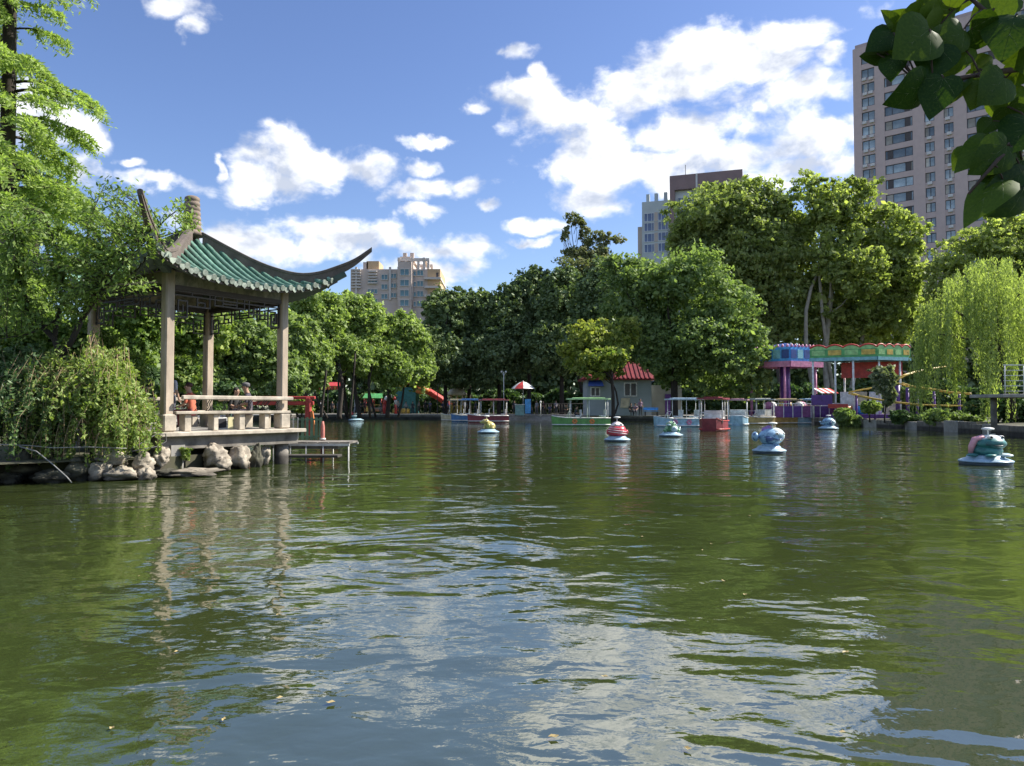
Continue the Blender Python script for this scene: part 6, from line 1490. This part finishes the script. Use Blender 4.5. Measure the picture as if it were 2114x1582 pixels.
FARP = [(663, 92, (.6, .58, .6), (.05, .05, .07), 'walk', 80, 'person in a white top walking left of the pale tree trunks'), (686, 93, (.05, .05, .06), (.05, .05, .05), 'stand', 10, 'person in black standing under the red awning'),
 (698, 91, (.12, .13, .16), (.1, .1, .12), 'stand', -20, 'person in dark grey beside the red awning'), (733, 92, (.55, .57, .62), (.12, .14, .2), 'walk', -70, 'person in pale blue walking behind the tiny teal duck figure'),
 (745, 92.5, (.03, .03, .04), (.04, .04, .05), 'walk', -70, 'person in black following the pale blue walker'), (753, 93, (.1, .05, .06), (.04, .04, .05), 'stand', 30, 'person in dark maroon near the middle pale tree'),
 (802, 86.6, (.38, .38, .42), (.62, .58, .56), 'stand', 170, 'person in a grey top and white trousers standing at the lake edge'), (822, 93, (.45, .42, .4), (.06, .06, .07), 'stand', 30, 'person in a light top near the inflatable slide'),
 (838, 93, (.5, .5, .5), (.1, .09, .09), 'walk', 60, 'person in white walking before the teal tower'), (878, 90, (.02, .02, .025), (.02, .02, .025), 'stand', 10, 'person in black standing below the inflatable slide'),
 (888, 90.3, (.10, .11, .2), (.03, .03, .04), 'hold', -30, 'person in navy with clasped hands beside the person in black'), (914, 91, (.04, .05, .09), (.03, .03, .03), 'stand', 60, 'person in dark blue under the notice board'),
 (925, 91.5, (.15, .2, .45), (.05, .05, .06), 'walk', 100, 'person in bright blue near the kiosk'), (1095, 82, (.25, .22, .2), (.08, .08, .1), 'sit', 20, 'person sitting in brown right of the parasol'),
 (1108, 82.5, (.3, .3, .32), (.1, .1, .12), 'stand', -40, 'person in grey standing right of the parasol'), (1135, 82, (.08, .09, .16), (.06, .06, .07), 'sit', 0, 'person in dark blue waiting by the queue fence'),
 (1148, 82.3, (.35, .32, .35), (.06, .06, .07), 'stand', 20, 'person in light grey waiting by the queue fence'), (1302, 74.4, (.10, .09, .08), (.05, .05, .05), 'sit', 10, 'person in dark brown sitting before the boat house wall'),
 (1312, 74.2, (.30, .2, .28), (.06, .06, .09), 'sit', -15, 'person in mauve sitting before the boat house'), (1322, 74.5, (.35, .22, .30), (.05, .05, .07), 'stand', 10, 'person in a mauve checked top standing beside the boat house window'),
 (712, 94, (.06, .06, .07), (.03, .03, .04), 'walk', 60, 'person in charcoal walking right between the pale tree trunks'), (768, 94, (.35, .12, .10), (.06, .06, .08), 'stand', -10, 'person in brick red beside the climbing frame'),
 (786, 92, (.10, .10, .13), (.05, .05, .05), 'walk', -80, 'person in slate grey walking left before the climbing frame'), (852, 92, (.05, .05, .06), (.05, .05, .06), 'stand', 0, 'person in black beside the yellow step cushion'),
 (865, 93, (.40, .36, .30), (.07, .06, .06), 'walk', 90, 'person in beige walking right below the slide'), (938, 91, (.06, .04, .05), (.05, .05, .05), 'walk', -60, 'person in dark plum in front of the kiosk'),
 (960, 90.5, (.45, .42, .45), (.05, .05, .08), 'stand', 20, 'person in off white right of the kiosk'), (982, 90, (.04, .05, .07), (.04, .04, .05), 'stand', -40, 'person in dark navy behind the dark red boat'),
 (1018, 89, (.3, .26, .12), (.05, .05, .05), 'walk', 80, 'person in ochre walking towards the lamp post'), (1062, 84, (.05, .05, .06), (.04, .04, .05), 'stand', 10, 'person in black left of the teal stall counter'),
 (1122, 82.6, (.12, .05, .05), (.05, .05, .06), 'walk', -90, 'person in dark red walking along the queue fence'), (1168, 82, (.05, .06, .05), (.04, .04, .04), 'sit', 10, 'person in dark green sitting at the right end of the queue fence'),
 (1188, None, (.04, .04, .05), (.04, .04, .05), 'sit', 90, 'person in black sitting in the green boat')]
for (px, D, sh, pa, po_, yw, lab) in FARP:
    if D is None: person(px, water_Y(880) + .02, .38, R(yw), lab, sh, pa, pose=po_, hgt=1.62); continue
    person(px, D, .62 if D > 80 else .6, R(yw), lab, sh, pa, pose=po_, hgt=rnd.uniform(1.55, 1.72), grp='people on the far shore')

# ---------------------------------------------------------------- leaves fallen on the water
m_fl = mat('fallen_leaf', (.30, .21, .06), .6, .3, 8, col2=(.42, .36, .20))
for k in range(26):
    px = rnd.choice([rnd.uniform(150, 700), rnd.uniform(950, 1900), rnd.uniform(300, 1800)]); py = rnd.choice([rnd.uniform(1120, 1560), rnd.uniform(1050, 1300), rnd.uniform(1400, 1570)])
    Y = water_Y(py); q = at(px, py, Y); s = rnd.uniform(.013, .026); f = MB()
    f.add([(-s, 0, .004), (-s*.4, s*.55, .010), (s*.5, s*.5, .008), (s*1.1, 0, .012), (s*.5, -s*.5, .006), (-s*.4, -s*.55, .011), (0, 0, .003)], [(0, 6, 1), (1, 6, 2), (2, 6, 3), (3, 6, 4), (4, 6, 5), (5, 6, 0)])
    o_ = f.build('fallen_leaf', m_fl); o_.location = (q.x, Y, .006); o_.rotation_euler = (0, 0, rnd.uniform(0, 6.28)); tag(o_, 'small yellow fallen leaf floating on the near water', 'leaf', 'fallen leaves floating on the lake')

# ---------------------------------------------------------------- branch of big heart-shaped leaves overhead on the right
def heart_material():
    m = bpy.data.materials.new('heart_leaf'); m.use_nodes = True; nt = m.node_tree; nt.nodes.clear(); Lk = nt.links
    tc_ = nt.nodes.new('ShaderNodeTexCoord'); oi = nt.nodes.new('ShaderNodeObjectInfo')
    n_ = nt.nodes.new('ShaderNodeTexNoise'); n_.inputs['Scale'].default_value = 22; n_.inputs['Detail'].default_value = 5; Lk.new(tc_.outputs['Object'], n_.inputs['Vector'])
    ad = nt.nodes.new('ShaderNodeMath'); ad.operation = 'MULTIPLY_ADD'; Lk.new(n_.outputs['Fac'], ad.inputs[0]); ad.inputs[1].default_value = .7
    rm = nt.nodes.new('ShaderNodeMath'); rm.operation = 'MULTIPLY_ADD'; Lk.new(oi.outputs['Random'], rm.inputs[0]); rm.inputs[1].default_value = .75; rm.inputs[2].default_value = -.25; Lk.new(rm.outputs[0], ad.inputs[2])
    r_ = nt.nodes.new('ShaderNodeValToRGB'); Lk.new(ad.outputs[0], r_.inputs[0])
    r_.color_ramp.elements[0].color = (.018, .052, .008, 1); r_.color_ramp.elements[1].color = (.095, .165, .02, 1); r_.color_ramp.elements[0].position = .1; r_.color_ramp.elements[1].position = .85
    d = nt.nodes.new('ShaderNodeBsdfPrincipled'); d.inputs['Roughness'].default_value = .42; d.inputs['Specular IOR Level'].default_value = .15; Lk.new(r_.outputs[0], d.inputs['Base Color'])
    t_ = nt.nodes.new('ShaderNodeBsdfTranslucent'); mm = nt.nodes.new('ShaderNodeMix'); mm.data_type = 'RGBA'; mm.blend_type = 'MULTIPLY'; mm.inputs['Factor'].default_value = 1; Lk.new(r_.outputs[0], mm.inputs['A']); mm.inputs['B'].default_value = (1.5, 1.3, .4, 1); Lk.new(mm.outputs['Result'], t_.inputs['Color'])
    mx_ = nt.nodes.new('ShaderNodeMixShader'); mx_.inputs[0].default_value = .33; Lk.new(d.outputs[0], mx_.inputs[1]); Lk.new(t_.outputs[0], mx_.inputs[2])
    o_ = nt.nodes.new('ShaderNodeOutputMaterial'); Lk.new(mx_.outputs[0], o_.inputs[0]); return m
m_heart = heart_material(); m_vein = mat('leaf_vein', (.16, .20, .07), .6, .2, 20)
def heart_mesh(curl, fold):
    """heart-shaped blade in the xy plane, stalk at the origin, tip at +y (unit length)"""
    prof = [(0, 0.0), (.16, -.10), (.33, -.08), (.46, .06), (.50, .24), (.46, .42), (.36, .60), (.22, .78), (.10, .91), (0, 1.0)]
    vs = []; fs = []; mids = [(0, 0.0), (0, .04), (0, .10), (0, .18), (0, .30), (0, .44), (0, .60), (0, .76), (0, .9), (0, 1.0)]
    def z(x, y): return -curl * (y - .25) ** 2 + fold * abs(x) - .25 * x * x + .018 * math.sin(9 * y + 3 * x) * abs(x) * 2
    for s in (-1, 1):
        for (a, b) in zip(prof, mids):
            for t in (0, .33, .66, 1.0):
                x = s * a[0] * t; y = b[1] * (1 - t) + a[1] * t; vs.append((x, y, z(x, y)))
    for h in (0, 1):
        o_ = h * 40
        for i in range(9):
            for k in range(3):
                q = (o_ + i * 4 + k, o_ + i * 4 + k + 1, o_ + i * 4 + 5 + k, o_ + i * 4 + 4 + k); fs.append(q if h else q[::-1])
    b = MB(); b.add(vs, fs, 0, True)
    def rib(p, q_, w):
        pts = []
        for i in range(5):
            t = i / 4; x = p[0] + (q_[0] - p[0]) * t; y = p[1] + (q_[1] - p[1]) * t; pts.append((x, y, z(x, y) - .004))
        b.tube(pts, [w, w * .8, w * .6, w * .45, w * .25], 4, mi=1)
    rib((0, 0), (0, .98), .009)
    for s in (-1, 1):
        rib((0, 0), (s * .40, .06), .006); rib((0, 0), (s * .40, .44), .006); rib((0, .3), (s * .31, .62), .004); rib((0, .5), (s * .2, .77), .004)
    return b.mesh('leaf', [m_heart, m_vein])
HM = [heart_mesh(.25, .10), heart_mesh(.10, .28), heart_mesh(.45, .02)]
rt = empty('redbud_tree', (2.5, .9, .2), 0, 'overhanging branch of large dark heart-shaped leaves at the top right corner', 'tree', 'trees around the lake'); ro = Vector((2.5, .9, .2))
tw_ = MB(); tw_.tube([(0, 0, -.1), (.05, .05, .9), (-.05, .1, 2.0), (.1, .2, 3.2), (.0, .3, 4.2)], [.09, .075, .06, .04, .015], 10)
DB = 1.5
BR = [[(2330, 100, .1), (2200, 130, .06), (2050, 150, .0), (1960, 165, -.02), (1900, 175, 0)], [(2330, 300, .1), (2230, 270, .05), (2150, 250, .0), (2060, 330, -.03), (2000, 400, -.04)], [(2200, 130, .06), (2120, 90, 0), (2030, 20, .02), (1940, -60, .05)]]
for i, Bq in enumerate(BR):
    pts = [Vector(at(x, y, DB + d)) - ro for x, y, d in Bq]
    if i < 2: pts = [Vector((-.02, .1, 1.75 + .35 * (1 - i)))] + pts
    tw_.tube(pts, [.010 * (1 - .75 * k / (len(pts) - 1)) for k in range(len(pts))], 6)
# stalk end, tip (both in photo pixels), width factor, depth offset, roll
LV = [(1960, 20, 1880, -70, 1.0, .02, .2), (1905, 60, 2000, -10, .9, .03, .4), (1990, 60, 1930, 120, 1, .0, -.3), (1845, 68, 1775, 110, .9, .04, .5), (1850, 55, 1818, 18, .7, .05, .8), (1800, 105, 1835, 128, .8, .06, .2),
 (1920, 60, 1830, 130, 1.15, -.02, .1), (1830, 110, 1770, 118, .9, .05, -.4), (1845, 115, 1838, 158, 1.1, .03, .3), (1925, 110, 1990, 60, 1, .03, .2), (1935, 95, 1905, 190, 1.1, .0, -.2), (1990, 100, 1935, 175, 1.0, .02, .6),
 (2005, 60, 2090, 80, 1.15, .0, .2), (2060, 45, 2020, -40, 1.1, .02, .1), (2100, 30, 2060, 130, 1.1, -.03, .3), (2120, 60, 2130, 180, 1.2, .0, .1), (2010, 150, 2065, 110, 1.0, .03, .5), (1912, 170, 1822, 232, .85, -.02, -.7),
 (1948, 160, 1910, 265, .9, -.04, .2), (1985, 170, 1912, 255, .6, .0, 1.0), (2030, 170, 2000, 235, 1.2, -.02, .0), (2075, 160, 2010, 228, 1.1, -.03, -.3), (2110, 140, 2060, 200, 1.0, .03, .2), (2120, 180, 2080, 290, 1.2, .02, .1), (2130, 250, 2060, 330, 1.1, -.02, .3),
 (2050, 250, 2015, 285, .9, .03, .5), (2060, 285, 1958, 350, .7, .0, .6), (2080, 300, 1985, 375, .9, -.03, -.3), (2110, 330, 2000, 385, 1.0, .0, .1), (2070, 370, 1968, 468, .65, -.02, .7), (2120, 380, 1975, 455, .7, .0, -.4), (2130, 340, 2060, 440, 1.0, .03, .2),
 (2000, 305, 1960, 355, .8, .04, .4), (2080, 220, 2130, 300, 1.0, .02, .1), (2090, -10, 2010, 40, 1.0, .04, .3), (2000, -30, 1960, 40, 1.0, .05, .1)]
BRD = []
for Bq in BR:
    q = []
    for (a_, b_) in zip(Bq[:-1], Bq[1:]):
        for t in np.linspace(0, 1, 8): q.append(tuple(a_[i] + (b_[i] - a_[i]) * t for i in range(3)))
    BRD.append(q)
rl_ = random.Random(21)
for (x0, y0, x1, y1, wf, dz, roll) in list(LV):
    if rl_.random() < .4:
        dx, dy = rl_.uniform(-48, 30), rl_.uniform(-38, 34); LV.append((x0 + dx, y0 + dy, x1 + dx * 1.2 + rl_.uniform(-25, 25), y1 + dy + rl_.uniform(-20, 25), rl_.uniform(.75, 1.05), dz + rl_.uniform(.01, .09), rl_.uniform(-.9, .9)))
for i, (x0, y0, x1, y1, wf, dz, roll) in enumerate(LV):
    a = Vector(at(x0, y0, DB + dz)) - ro; dd = rnd.uniform(-.035, .015); b = Vector(at(x1, y1, DB + dz + dd)) - ro
    yv = (b - a); Ln = yv.length; yv.normalize(); view = ((a + b) / 2 + ro - EYE).normalized(); zv = (-view - yv * (-view).dot(yv)).normalized()
    zv = Matrix.Rotation(roll * .8, 3, yv) @ zv; xv = yv.cross(zv)
    o_ = link('leaf', HM[i % 3], rt); M = Matrix((xv, yv, zv)).transposed().to_4x4(); M.translation = a
    Ln = max(Ln, .068) * .78; o_.matrix_local = M @ Matrix.Diagonal((Ln * wf, Ln, Ln, 1))
    near = min((Vector(at(x, y, DB + d)) - ro for Bq in BRD for x, y, d in Bq), key=lambda v: (v - a).length)
    tw_.tube([near, (near + a) / 2 + Vector((0, 0, .008)), a], [.0022, .0018, .0018], 5)
tw_.build('trunk', mat('redbud_bark', (.07, .05, .04), .9, .3, 30, bump=.002), rt)
